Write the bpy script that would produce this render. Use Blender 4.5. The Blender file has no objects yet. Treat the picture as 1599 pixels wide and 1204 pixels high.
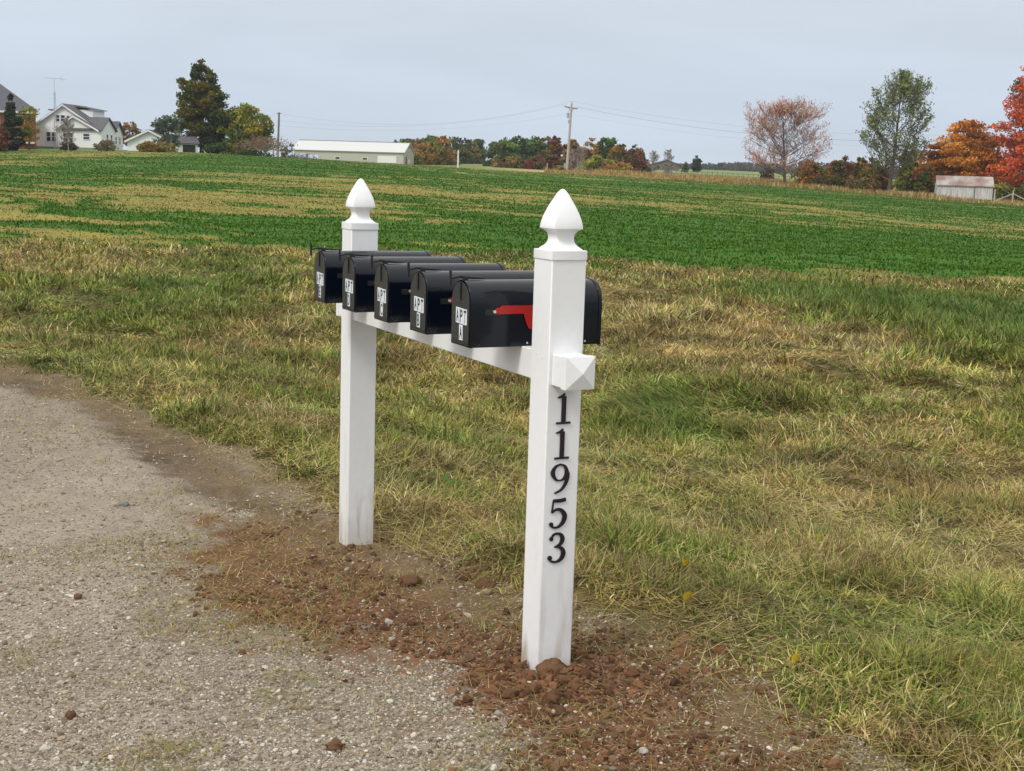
import bpy, math, random
import numpy as np
from mathutils import Vector, Matrix
random.seed(7)
RS = np.random.RandomState(11)
scn = bpy.context.scene
COL = scn.collection
PI = math.pi

HAZE = .00015
# ------------------------------------------------------------------ camera
F_, PITCH, ROLL, YAW = 2105.56, .15675, .0310, .46299
CAM = np.array([-2.11132, -3.90419, 1.67468])
cy, sy, cp, sp = math.cos(YAW), math.sin(YAW), math.cos(PITCH), math.sin(PITCH)
FW = np.array([sy*cp, cy*cp, -sp]); R0 = np.array([cy, -sy, 0.]); U0 = np.cross(R0, FW)
RT = R0*math.cos(ROLL)+U0*math.sin(ROLL); UP = U0*math.cos(ROLL)-R0*math.sin(ROLL)
cam = bpy.data.cameras.new('camera'); co = bpy.data.objects.new('camera', cam); COL.objects.link(co)
co.matrix_world = Matrix(((RT[0], UP[0], -FW[0], CAM[0]), (RT[1], UP[1], -FW[1], CAM[1]), (RT[2], UP[2], -FW[2], CAM[2]), (0, 0, 0, 1)))
cam.sensor_width = 36; cam.lens = F_/1599*36; cam.clip_start = .05; cam.clip_end = 9000
scn.camera = co

def ray(px, py):
    return FW+RT*((px-799.5)/F_)-UP*((py-602)/F_)
def at(px, py, d):
    """world point seen at photo pixel (px,py) at horizontal distance d"""
    r = ray(px, py); return CAM+r*(d/math.hypot(r[0], r[1]))
def onz(px, py, z=0.):
    r = ray(px, py); return (CAM+r*((z-CAM[2])/r[2]))[:2]
def hy(px): return 269.3+.031*(px-799.5)
def az_of(px):
    r = ray(px, hy(px)); return math.atan2(r[0], r[1])

# ------------------------------------------------------------------ noise
def _h(ix, iy, s):
    n = (ix.astype(np.int64)*374761393+iy.astype(np.int64)*668265263+s*1442695041) & 0xffffffff
    n = ((n ^ (n >> 13))*1274126177) & 0xffffffff
    n = (n ^ (n >> 16)) & 0xffff
    return n/65535.
def vn(x, y, s=0):
    ix = np.floor(x); iy = np.floor(y); fx = x-ix; fy = y-iy
    fx = fx*fx*(3-2*fx); fy = fy*fy*(3-2*fy)
    a = _h(ix, iy, s); b = _h(ix+1, iy, s); c = _h(ix, iy+1, s); d = _h(ix+1, iy+1, s)
    return (a*(1-fx)+b*fx)*(1-fy)+(c*(1-fx)+d*fx)*fy
def fbm(x, y, s=0, o=4):
    t = 0; a = .5; n = 0
    for k in range(o):
        t = t+a*vn(x*2**k+17.3*k, y*2**k-9.1*k, s+k); n += a; a *= .5
    return t/n
def ss(a, b, x):
    t = np.clip((x-a)/(b-a), 0, 1); return t*t*(3-2*t)
def lin(c):
    c = np.array(c, float)/255.; return np.where(c < .04045, c/12.92, ((c+.055)/1.055)**2.4)

# ------------------------------------------------------------------ zones on the ground
def sd_poly(poly, x, y):
    """signed distance, positive inside"""
    x = np.asarray(x, float); y = np.asarray(y, float)
    d = np.full(x.shape, 1e9); ins = np.zeros(x.shape, bool); n = len(poly)
    for i in range(n):
        ax, ay = poly[i]; bx, by = poly[(i+1) % n]
        ex, ey = bx-ax, by-ay
        t = np.clip(((x-ax)*ex+(y-ay)*ey)/(ex*ex+ey*ey+1e-12), 0, 1)
        d = np.minimum(d, np.hypot(x-ax-t*ex, y-ay-t*ey))
        if by != ay:
            c = ((ay > y) != (by > y)) & (x < (bx-ax)*(y-ay)/(by-ay)+ax); ins ^= c
    return np.where(ins, d, -d)
G_ = [(-300, 505), (0, 552), (110, 572), (180, 612), (330, 668), (430, 730), (492, 778), (600, 800), (700, 870), (800, 935), (905, 970), (1040, 992),
      (1100, 1045), (1210, 1095), (1290, 1155), (1370, 1225), (1600, 1400)]
GRASS = [(-90., 34.), (-14., 17.)]+[tuple(onz(*p)) for p in G_]+[(6., -8.), (90., -60.), (900., -60.), (900., 900.), (-900., 900.), (-900., 60.)]
SOIL = [tuple(onz(*p)) for p in [(300, 815), (325, 777), (480, 765), (620, 785), (730, 850), (820, 915), (905, 945), (1090, 975), (1130, 1035), (1230, 1075), (1320, 1140), (1430, 1240),
        (1300, 1300), (860, 1230), (760, 1150), (640, 1120), (700, 1050), (570, 1010), (480, 985), (350, 930), (310, 870)]]
TRACK = [tuple(onz(*p)) for p in [(-60, 548), (60, 556), (150, 575), (260, 640), (380, 700), (480, 770), (440, 792), (330, 760), (210, 690), (110, 610), (-40, 575)]]
def masks(x, y):
    w = (fbm(x*2.3, y*2.3, 3)-.5)
    w2 = (fbm(x*9, y*9, 5)-.5)
    g = sd_poly(GRASS, x, y)+w*.35+w2*.22
    s = sd_poly(SOIL, x, y)+w*.55+w2*.45
    t = sd_poly(TRACK, x, y)+w*.3+w2*.1
    return g, s, t

# ------------------------------------------------------------------ terrain
TX = [-2600, -600, 0, 300, 460, 640, 745, 880, 1080, 1240, 1460, 1599, 2200, 4000]
HZ = [hy(v) for v in TX]
ROWS = {30: [300, 355, 375, 393, 400, 399, 404, 411, 421, 430, 438, 442, 455, 500],
 200: [166, 232, 238, 239.5, 247, 257.5, 264.5, 271.5, 283, 293, 311, 320, 350, 400],
 225: [165, 226, 230.5, 238, 247.5, 257.5, 264.5, 269, 278.5, 288, 306, 315, 345, 398],
 260: [165, 226, 230.5, 238.5, 249, 259, 264, 268.5, 277, 286, 303, 311, 340, 396],
 330: [165, 226, 232, 240, 250, 258, 260, 267, 274, 282, 299, 306, 335, 392],
 450: [165, 227, 234, 242, 250, 256, 252.5, 263, 269, 277, 294, 300, 320, 388],
 700: [165, 230, 240, 246, 252, 257, 254, 262, 264.5, 271.5, 285, 292, 310, 380],
 1500: [164, 228, 245, 250, 256, 262, 262, 266, 268, 275, 287, 293, 311, 370],
 6000: [v+1 for v in HZ]}
_az = np.array([az_of(v) for v in TX]); _D = sorted(ROWS)
_Z = np.array([[CAM[2]+(HZ[i]-ROWS[d][i])/F_*d for i in range(len(TX))] for d in _D])
_Z = np.clip(_Z, -6, 12)
AG = np.linspace(_az[0], _az[-1], 361); LG = np.linspace(math.log(30), math.log(6000), 200)
tmp = np.array([np.interp(AG, _az, _Z[i]) for i in range(len(_D))])
ZG = np.array([[0.]*200]*361)
for j in range(361): ZG[j] = np.interp(np.exp(LG), _D, tmp[:, j])
def blur(A, n, axis):
    k = np.exp(-np.linspace(-2, 2, 2*n+1)**2); k /= k.sum()
    P = np.pad(A, [(n, n) if a == axis else (0, 0) for a in (0, 1)], mode='edge')
    return np.apply_along_axis(lambda v: np.convolve(v, k, 'valid'), axis, P)
ZG = blur(blur(ZG, 8, 0), 3, 1)
def tabz(az, d):
    u = np.clip((az-AG[0])/(AG[1]-AG[0]), 0, 359.999); v = np.clip((np.log(np.maximum(d, 30))-LG[0])/(LG[1]-LG[0]), 0, 198.999)
    i = u.astype(int); j = v.astype(int); fu = u-i; fv = v-j
    return (ZG[i, j]*(1-fu)+ZG[i+1, j]*fu)*(1-fv)+(ZG[i, j+1]*(1-fu)+ZG[i+1, j+1]*fu)*fv
def H(x, y, fine=True):
    x = np.asarray(x, float); y = np.asarray(y, float)
    dx = x-CAM[0]; dy = y-CAM[1]; d = np.hypot(dx, dy); az = np.arctan2(dx, dy)
    az = np.where(az < AG[0]-.9, az+2*PI, az)
    far = tabz(az, d)
    near = -.035*np.clip(y, 0, 2.4)
    m = d < 45
    s = np.full(x.shape, 20.)
    if m.any(): s[m] = sd_poly(GRASS, x[m], y[m])
    near = near-.40*ss(.1, 3.6, s)+.02*ss(-.4, .3, s)*(1-ss(.3, 1.2, s))
    w = ss(9, 30, d)
    z = near*(1-w)+far*w
    if fine:
        amp = np.clip(d/60, .0, 1)
        z = z+(fbm(x*.9, y*.9, 21)-.5)*(.03+.20*ss(.2, 3, s))*(1-ss(30, 60, d))+(fbm(x*.3, y*.3, 24)-.5)*.25*ss(1, 5, s)*(1-ss(40, 80, d))
        z = z+(fbm(x*6, y*6, 22)-.5)*.022*(1-ss(14, 25, d))
        z = z+(fbm(x*.05, y*.05, 23)-.5)*.5*ss(40, 90, d)*(1-ss(150, 190, d))
        z = z-(fbm(np.zeros_like(x)+.5*0+x*.9, y*.9, 21)*0)
    if fine:
        uu = x*cy-y*sy; vv = x*sy+y*cy; mt = (d < 14) & (d > 3)
        if mt.any():
            tt = ss(-.1, .15, sd_poly(TRACK, x[mt], y[mt])); z = np.array(z); z[mt] += tt*(-.025+.05*(fbm(uu[mt]*2.2, vv[mt]*8, 55, 2)-.5))
    # soil heaped round the two posts
    for (mx, my, r, hgt) in ((.06, -.13, .09, .030), (-.13, -.02, .07, .016), (0, 0, .2, -.012), (-.02, 1.82, .10, .010), (.02, 1.92, .3, -.008), (.55, .75, .22, .05), (.45, 1.3, .2, .04)):
        z = z+hgt*np.exp(-((x-mx)**2+(y-my)**2)/r**2)*(.7+.6*vn(x*30, y*30, 4))
    return z
def Hs(x, y): return float(H(np.array([x]), np.array([y]))[0])

# ------------------------------------------------------------------ mesh helpers
def tag(o, label=None, cat=None, group=None, kind=None):
    if label: o['label'] = label
    if cat: o['category'] = cat
    if group: o['group'] = group
    if kind: o['kind'] = kind
    return o
def mkmesh(name, V, faces, mats, parent=None, col=None, smooth=False, midx=None):
    """V (n,3); faces: list of int arrays (m,k)"""
    me = bpy.data.meshes.new(name); V = np.asarray(V, np.float32)
    me.vertices.add(len(V)); me.vertices.foreach_set('co', V.ravel())
    fl = [np.asarray(f, np.int32) for f in faces if len(f)]
    idx = np.concatenate([f.ravel() for f in fl]); tot = np.concatenate([np.full(len(f), f.shape[1], np.int32) for f in fl])
    me.loops.add(len(idx)); me.loops.foreach_set('vertex_index', idx)
    st = np.concatenate([[0], np.cumsum(tot)[:-1]]).astype(np.int32)
    me.polygons.add(len(tot)); me.polygons.foreach_set('loop_start', st)
    if midx is not None: me.polygons.foreach_set('material_index', np.asarray(midx, np.int32))
    me.polygons.foreach_set('use_smooth', np.full(len(tot), smooth, bool))
    for m in (mats if isinstance(mats, (list, tuple)) else [mats]): me.materials.append(m)
    if col is not None:
        a = me.color_attributes.new('Col', 'FLOAT_COLOR', 'POINT')
        c = np.ones((len(V), 4), np.float32); c[:, :3] = col; a.data.foreach_set('color', c.ravel())
    me.update(calc_edges=True)
    o = bpy.data.objects.new(name, me); COL.objects.link(o)
    if parent: o.parent = parent
    return o
def empty(name, loc, rz=0):
    o = bpy.data.objects.new(name, None); COL.objects.link(o); o.location = loc; o.rotation_euler = (0, 0, rz); o.empty_display_size = .1
    return o
class MB:
    """collects polygons; built as ONE mesh object"""
    def __init__(s): s.v = []; s.f = []; s.m = []
    def add(s, vs, fs, mi=0):
        b = len(s.v); s.v += [tuple(v) for v in vs]; s.f += [tuple(b+i for i in f) for f in fs]; s.m += [mi]*len(fs); return s
    def box(s, c, h, M=None, mi=0):
        vs = [Vector((c[0]+i*h[0], c[1]+j*h[1], c[2]+k*h[2])) for i in (-1, 1) for j in (-1, 1) for k in (-1, 1)]
        if M: vs = [M @ v for v in vs]
        return s.add(vs, [(0, 1, 3, 2), (4, 6, 7, 5), (0, 4, 5, 1), (2, 3, 7, 6), (0, 2, 6, 4), (1, 5, 7, 3)], mi)
    def tube(s, pts, rad, n=8, mi=0, cap=True):
        pts = [Vector(p) for p in pts]; k = len(pts)
        if not isinstance(rad, (list, tuple)): rad = [rad]*k
        vs = []
        for i, p in enumerate(pts):
            t = (pts[min(i+1, k-1)]-pts[max(i-1, 0)]).normalized()
            a = t.cross(Vector((0, 0, 1)) if abs(t.z) < .9 else Vector((1, 0, 0))).normalized(); b = t.cross(a)
            vs += [p+(a*math.cos(2*PI*q/n)+b*math.sin(2*PI*q/n))*rad[i] for q in range(n)]
        fs = [(i*n+q, i*n+(q+1) % n, (i+1)*n+(q+1) % n, (i+1)*n+q) for i in range(k-1) for q in range(n)]
        if cap: fs += [tuple(range(n))[::-1], tuple((k-1)*n+q for q in range(n))]
        return s.add(vs, fs, mi)
    def prism(s, poly, y0, y1, fn=lambda a, b, y: (a, y, b), mi=0):
        """extrude a 2-D outline (a,b) from y0 to y1"""
        n = len(poly)
        vs = [fn(a, b, y0) for a, b in poly]+[fn(a, b, y1) for a, b in poly]
        return s.add(vs, [tuple(range(n))[::-1], tuple(range(n, 2*n))]+[(i, (i+1) % n, n+(i+1) % n, n+i) for i in range(n)], mi)
    def build(s, name, mats, parent=None, loc=None, rz=0, smooth=False, bevel=0, M=None, seg=2):
        me = bpy.data.meshes.new(name); me.from_pydata([tuple(v) for v in s.v], [], s.f)
        for m in (mats if isinstance(mats, (list, tuple)) else [mats]): me.materials.append(m)
        me.polygons.foreach_set('material_index', s.m)
        import bmesh
        bm = bmesh.new(); bm.from_mesh(me); bmesh.ops.recalc_face_normals(bm, faces=bm.faces); bm.to_mesh(me); bm.free()
        o = bpy.data.objects.new(name, me); COL.objects.link(o)
        if parent: o.parent = parent
        if loc is not None: o.location = loc
        if rz: o.rotation_euler.z = rz
        if bevel:
            b = o.modifiers.new('bevel', 'BEVEL'); b.width = bevel; b.segments = seg; b.limit_method = 'ANGLE'; b.angle_limit = math.radians(35)
            b.harden_normals = False
        if smooth:
            me.shade_smooth(); me.set_sharp_from_angle(angle=math.radians(40)) if hasattr(me, 'set_sharp_from_angle') else None
        return o

# ------------------------------------------------------------------ materials
def new_mat(name):
    m = bpy.data.materials.new(name); m.use_nodes = True; nt = m.node_tree; nt.nodes.clear()
    o = nt.nodes.new('ShaderNodeOutputMaterial'); return m, nt, o
def N(nt, t, **k):
    n = nt.nodes.new(t)
    for a, v in k.items():
        if a in n.inputs.keys() if isinstance(a, str) else False: n.inputs[a].default_value = v
        else: setattr(n, a, v)
    return n
def L(nt, a, b): nt.links.new(a, b)
def pbr(name, col, rough=.5, var=.08, scale=8., bump=0., bscale=40., spec=.5, metallic=0., col2=None, coat=0., stretch=(1, 1, 1), var2=0.):
    """colour varied by two octaves of noise in object space, optional bump"""
    m, nt, o = new_mat(name); p = N(nt, 'ShaderNodeBsdfPrincipled'); L(nt, p.outputs[0], o.inputs[0])
    tc = N(nt, 'ShaderNodeTexCoord'); mp = N(nt, 'ShaderNodeMapping'); mp.inputs['Scale'].default_value = stretch; L(nt, tc.outputs['Object'], mp.inputs[0])
    nz = N(nt, 'ShaderNodeTexNoise'); nz.inputs['Scale'].default_value = scale; nz.inputs['Detail'].default_value = 6; L(nt, mp.outputs[0], nz.inputs[0])
    mx = N(nt, 'ShaderNodeMix', data_type='RGBA'); L(nt, nz.outputs[0], mx.inputs[0])
    c = np.array(col, float); c2 = np.array(col2, float) if col2 is not None else c*(1+var)
    c1 = c if col2 is not None else c*(1-var)
    mx.inputs[6].default_value = (*c1, 1); mx.inputs[7].default_value = (*np.clip(c2, 0, 1), 1)
    if col2 is not None:
        r = N(nt, 'ShaderNodeMapRange'); r.inputs[1].default_value = .4; r.inputs[2].default_value = .62; L(nt, nz.outputs[0], r.inputs[0]); L(nt, r.outputs[0], mx.inputs[0])
    L(nt, mx.outputs[2], p.inputs['Base Color'])
    p.inputs['Roughness'].default_value = rough; p.inputs['Metallic'].default_value = metallic; p.inputs['Specular IOR Level'].default_value = spec
    if coat: p.inputs['Coat Weight'].default_value = coat
    if bump:
        n2 = N(nt, 'ShaderNodeTexNoise'); n2.inputs['Scale'].default_value = bscale; n2.inputs['Detail'].default_value = 5; L(nt, mp.outputs[0], n2.inputs[0])
        b = N(nt, 'ShaderNodeBump'); b.inputs['Strength'].default_value = bump; b.inputs['Distance'].default_value = .01; L(nt, n2.outputs[0], b.inputs['Height']); L(nt, b.outputs[0], p.inputs['Normal'])
    return m
def leafy(name, trans=.25, rough=.6):
    """foliage / blades: colour comes from each leaf's own colour"""
    m, nt, o = new_mat(name)
    a = N(nt, 'ShaderNodeAttribute', attribute_name='Col')
    d = N(nt, 'ShaderNodeBsdfDiffuse'); t = N(nt, 'ShaderNodeBsdfTranslucent'); g = N(nt, 'ShaderNodeBsdfGlossy'); g.inputs['Roughness'].default_value = rough
    g.inputs['Color'].default_value = (.5, .5, .5, 1)
    m1 = N(nt, 'ShaderNodeMixShader'); m1.inputs[0].default_value = trans; m2 = N(nt, 'ShaderNodeMixShader'); m2.inputs[0].default_value = .012
    L(nt, a.outputs[0], d.inputs[0]); L(nt, a.outputs[0], t.inputs[0]); L(nt, d.outputs[0], m1.inputs[1]); L(nt, t.outputs[0], m1.inputs[2])
    L(nt, m1.outputs[0], m2.inputs[1]); L(nt, g.outputs[0], m2.inputs[2]); L(nt, m2.outputs[0], o.inputs[0])
    return m
def attr_rough(name, rough=.9, fine=(60., .35), bump=.6, bdist=.01, b2=None):
    m, nt, o = new_mat(name); p = N(nt, 'ShaderNodeBsdfPrincipled'); L(nt, p.outputs[0], o.inputs[0])
    a = N(nt, 'ShaderNodeAttribute', attribute_name='Col'); g = N(nt, 'ShaderNodeNewGeometry')
    n = N(nt, 'ShaderNodeTexNoise'); n.inputs['Scale'].default_value = fine[0]; n.inputs['Detail'].default_value = 7; n.inputs['Roughness'].default_value = .7
    L(nt, g.outputs['Position'], n.inputs[0])
    r = N(nt, 'ShaderNodeMapRange'); r.inputs[1].default_value = .3; r.inputs[2].default_value = .7; r.inputs[3].default_value = 1-fine[1]; r.inputs[4].default_value = 1+fine[1]
    L(nt, n.outputs[0], r.inputs[0])
    v = N(nt, 'ShaderNodeVectorMath', operation='SCALE'); L(nt, a.outputs[0], v.inputs[0]); L(nt, r.outputs[0], v.inputs['Scale'])
    L(nt, v.outputs[0], p.inputs['Base Color']); p.inputs['Roughness'].default_value = rough; p.inputs['Specular IOR Level'].default_value = .15
    b = N(nt, 'ShaderNodeBump'); b.inputs['Strength'].default_value = bump; b.inputs['Distance'].default_value = bdist
    L(nt, n.outputs[0], b.inputs['Height']); L(nt, b.outputs[0], p.inputs['Normal'])
    return m

M = {}
def vinyl():
    m, nt, o = new_mat('white_vinyl'); p = N(nt, 'ShaderNodeBsdfPrincipled'); L(nt, p.outputs[0], o.inputs[0])
    tc = N(nt, 'ShaderNodeTexCoord'); g = N(nt, 'ShaderNodeNewGeometry')
    mp = N(nt, 'ShaderNodeMapping'); mp.inputs['Scale'].default_value = (14, 14, 2.5); L(nt, g.outputs['Position'], mp.inputs[0])
    n = N(nt, 'ShaderNodeTexNoise'); n.inputs['Scale'].default_value = 1; n.inputs['Detail'].default_value = 6; L(nt, mp.outputs[0], n.inputs[0])
    # soil smears on the lower part of the posts
    sx = N(nt, 'ShaderNodeSeparateXYZ'); L(nt, g.outputs['Position'], sx.inputs[0])
    hgt = N(nt, 'ShaderNodeMapRange'); hgt.inputs[1].default_value = .5; hgt.inputs[2].default_value = -.05; L(nt, sx.outputs[2], hgt.inputs[0])
    th = N(nt, 'ShaderNodeMapRange'); th.inputs[1].default_value = .5; th.inputs[2].default_value = .7; L(nt, n.outputs[0], th.inputs[0])
    mu = N(nt, 'ShaderNodeMath', operation='MULTIPLY'); L(nt, hgt.outputs[0], mu.inputs[0]); L(nt, th.outputs[0], mu.inputs[1])
    # splashed soil line just above the ground
    lo = N(nt, 'ShaderNodeMapRange'); lo.inputs[1].default_value = .10; lo.inputs[2].default_value = -.02; lo.inputs[4].default_value = .8; L(nt, sx.outputs[2], lo.inputs[0])
    mm = N(nt, 'ShaderNodeMath', operation='ADD', use_clamp=True); L(nt, mu.outputs[0], mm.inputs[0])
    m5 = N(nt, 'ShaderNodeMath', operation='MULTIPLY'); L(nt, lo.outputs[0], m5.inputs[0]); L(nt, n.outputs[0], m5.inputs[1]); L(nt, m5.outputs[0], mm.inputs[1])
    fn = N(nt, 'ShaderNodeTexNoise'); fn.inputs['Scale'].default_value = 35; fn.inputs['Detail'].default_value = 4; L(nt, g.outputs['Position'], fn.inputs[0])
    m0 = N(nt, 'ShaderNodeMix', data_type='RGBA'); m0.inputs[6].default_value = (.76, .775, .79, 1); m0.inputs[7].default_value = (.84, .845, .85, 1); L(nt, fn.outputs[0], m0.inputs[0])
    m1 = N(nt, 'ShaderNodeMix', data_type='RGBA'); L(nt, mm.outputs[0], m1.inputs[0]); L(nt, m0.outputs[2], m1.inputs[6]); m1.inputs[7].default_value = (.42, .36, .28, 1)
    L(nt, m1.outputs[2], p.inputs['Base Color']); p.inputs['Roughness'].default_value = .38; p.inputs['Specular IOR Level'].default_value = .4
    return m
M['vinyl'] = vinyl()
M['black'] = pbr('black_enamel', (.0025, .0045, .010), .15, .2, 6, bump=.05, bscale=9, spec=.36)  # blue in the base colour stands in for sky sheen on the roof
M['blackdoor'] = pbr('black_door_enamel', (.016, .015, .015), .38, .25, 30, bump=.25, bscale=120, spec=.55)
M['blackmat'] = pbr('black_plastic', (.010, .010, .012), .45, .2, 20)
M['red'] = pbr('red_flag_plastic', (.42, .012, .010), .35, .1, 20)
M['zinc'] = pbr('pale_rivet', (.7, .7, .68), .35, .1, 20, metallic=.5)
M['sticker'] = pbr('white_sticker', (.72, .78, .82), .4, .04, 20)
M['ink'] = pbr('black_ink', (.012, .012, .016), .4, .1, 20)
M['digit'] = pbr('dark_number_plastic', (.018, .012, .022), .3, .1, 20)
M['leaf'] = leafy('leaves', .25)
M['blade'] = leafy('grass_blades', .2)
M['bark'] = pbr('bark', (.10, .08, .065), .9, .3, 3, bump=.5, bscale=8)
M['barklight'] = pbr('pale_bark', (.26, .23, .20), .9, .25, 3)
M['ground'] = attr_rough('ground_earth')
M['stone'] = attr_rough('loose_stone', .85, (90., .15), .3, .002)
M['clod'] = attr_rough('soil_clod', .95, (120., .3), .8, .004)
M['siding'] = pbr('white_siding', (.80, .82, .83), .6, .03, 1)
M['metalcream'] = pbr('cream_metal_siding', (.47, .45, .39), .5, .05, 1)
M['metalshade'] = pbr('shaded_cream_siding', (.40, .37, .32), .5, .05, 1)  # cream siding darkened for the gable end, its shade put into the colour
M['roofwhite'] = pbr('white_metal_roof', (.50, .51, .50), .4, .05, .6)
M['shingle'] = pbr('grey_shingle', (.085, .085, .095), .85, .25, 1.5)
M['shingle2'] = pbr('slate_shingle', (.075, .08, .095), .8, .2, 1.5)
M['brick'] = pbr('red_brick', (.25, .085, .055), .85, .2, 3)
M['trim'] = pbr('white_trim', (.78, .78, .78), .5, .03, 2)
M['glass'] = pbr('window_glass', (.03, .045, .07), .12, .2, 1, spec=.7)
M['darkin'] = pbr('dark_interior', (.02, .02, .022), .8, .2, 1)
M['pole'] = pbr('weathered_pole_wood', (.40, .36, .31), .85, .2, 2, stretch=(3, 3, .3))
M['poledark'] = pbr('dark_pole_wood', (.16, .145, .13), .85, .2, 2)
M['wire'] = pbr('wire', (.12, .13, .14), .5, .1, 1)
M['galv'] = pbr('galvanised_steel', (.42, .43, .44), .45, .1, 3, metallic=.4)
M['rust'] = pbr('rusting_tin_roof', (.36, .32, .30), .7, .1, .55, col2=(.20, .13, .11), stretch=(1, 1, .3))
M['oldwood'] = pbr('weathered_white_boards', (.55, .56, .55), .8, .2, 2.2, stretch=(3, 3, .25), col2=(.36, .35, .33))
M['brownmetal'] = pbr('brown_barn_metal', (.13, .10, .085), .6, .15, 1)

# ------------------------------------------------------------------ world and sun
w = bpy.data.worlds.new('World'); scn.world = w; w.use_nodes = True; nt = w.node_tree; nt.nodes.clear()
wo = nt.nodes.new('ShaderNodeOutputWorld')
SUN_EL = math.radians(48); SUN_AZ = math.radians(-108)      # azimuth from +Y towards +X
sky = nt.nodes.new('ShaderNodeTexSky'); sky.sky_type = 'NISHITA'; sky.sun_disc = False; sky.sun_elevation = SUN_EL; sky.sun_rotation = SUN_AZ % (2*PI)
b1 = nt.nodes.new('ShaderNodeBackground'); b1.inputs[1].default_value = .05; L(nt, sky.outputs[0], b1.inputs[0])
tc = nt.nodes.new('ShaderNodeTexCoord'); sx = nt.nodes.new('ShaderNodeSeparateXYZ'); L(nt, tc.outputs['Generated'], sx.inputs[0])
rmp = nt.nodes.new('ShaderNodeValToRGB'); L(nt, sx.outputs[2], rmp.inputs[0])
e = rmp.color_ramp.elements
SKYC = [(0., (.515, .605, .72)), (.08, (.55, .62, .72)), (.17, (.615, .655, .72)), (.35, (.80, .81, .82)), (1., (1.40, 1.38, 1.33))]
e[0].position, e[0].color = SKYC[0][0], (*SKYC[0][1], 1); e[1].position, e[1].color = SKYC[-1][0], (*SKYC[-1][1], 1)
for q, c in SKYC[1:-1]: k = e.new(q); k.color = (*c, 1)
mp = nt.nodes.new('ShaderNodeMapping'); mp.inputs['Scale'].default_value = (1.6, 1.6, 9); L(nt, tc.outputs['Generated'], mp.inputs[0])
nz = nt.nodes.new('ShaderNodeTexNoise'); nz.inputs['Scale'].default_value = 1.7; nz.inputs['Detail'].default_value = 5; nz.inputs['Distortion'].default_value = .4; L(nt, mp.outputs[0], nz.inputs[0])
mr = nt.nodes.new('ShaderNodeMapRange'); mr.inputs[1].default_value = .3; mr.inputs[2].default_value = .7; mr.inputs[3].default_value = .93; mr.inputs[4].default_value = 1.07; L(nt, nz.outputs[0], mr.inputs[0])
vm = nt.nodes.new('ShaderNodeVectorMath'); vm.operation = 'SCALE'; L(nt, rmp.outputs[0], vm.inputs[0]); L(nt, mr.outputs[0], vm.inputs['Scale'])
b2 = nt.nodes.new('ShaderNodeBackground'); L(nt, vm.outputs[0], b2.inputs[0]); b2.inputs[1].default_value = .9
ad = nt.nodes.new('ShaderNodeAddShader'); L(nt, b1.outputs[0], ad.inputs[0]); L(nt, b2.outputs[0], ad.inputs[1])
b1.inputs[1].default_value = .05
mxs = nt.nodes.new('ShaderNodeMixShader'); mxs.inputs[0].default_value = .92; L(nt, b1.outputs[0], mxs.inputs[1]); L(nt, b2.outputs[0], mxs.inputs[2]); L(nt, mxs.outputs[0], wo.inputs[0])
nt.nodes.remove(ad); b2.inputs[1].default_value = 1.0
sl = bpy.data.lights.new('sun', 'SUN'); sl.energy = 1.7; sl.angle = math.radians(16); sl.color = (1, .96, .9)
so = bpy.data.objects.new('sun', sl); COL.objects.link(so)
sd = Vector((math.sin(SUN_AZ)*math.cos(SUN_EL), math.cos(SUN_AZ)*math.cos(SUN_EL), math.sin(SUN_EL)))
so.rotation_euler = sd.to_track_quat('Z', 'Y').to_euler(); so.location = (0, 0, 50)
vs_ = scn.view_settings; vs_.view_transform = 'Standard'; vs_.look = 'None'; vs_.exposure = .27; vs_.gamma = 1
scn.cycles.max_bounces = 5; scn.cycles.diffuse_bounces = 3; scn.cycles.glossy_bounces = 2; scn.cycles.transmission_bounces = 2
scn.cycles.use_adaptive_sampling = True

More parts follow.
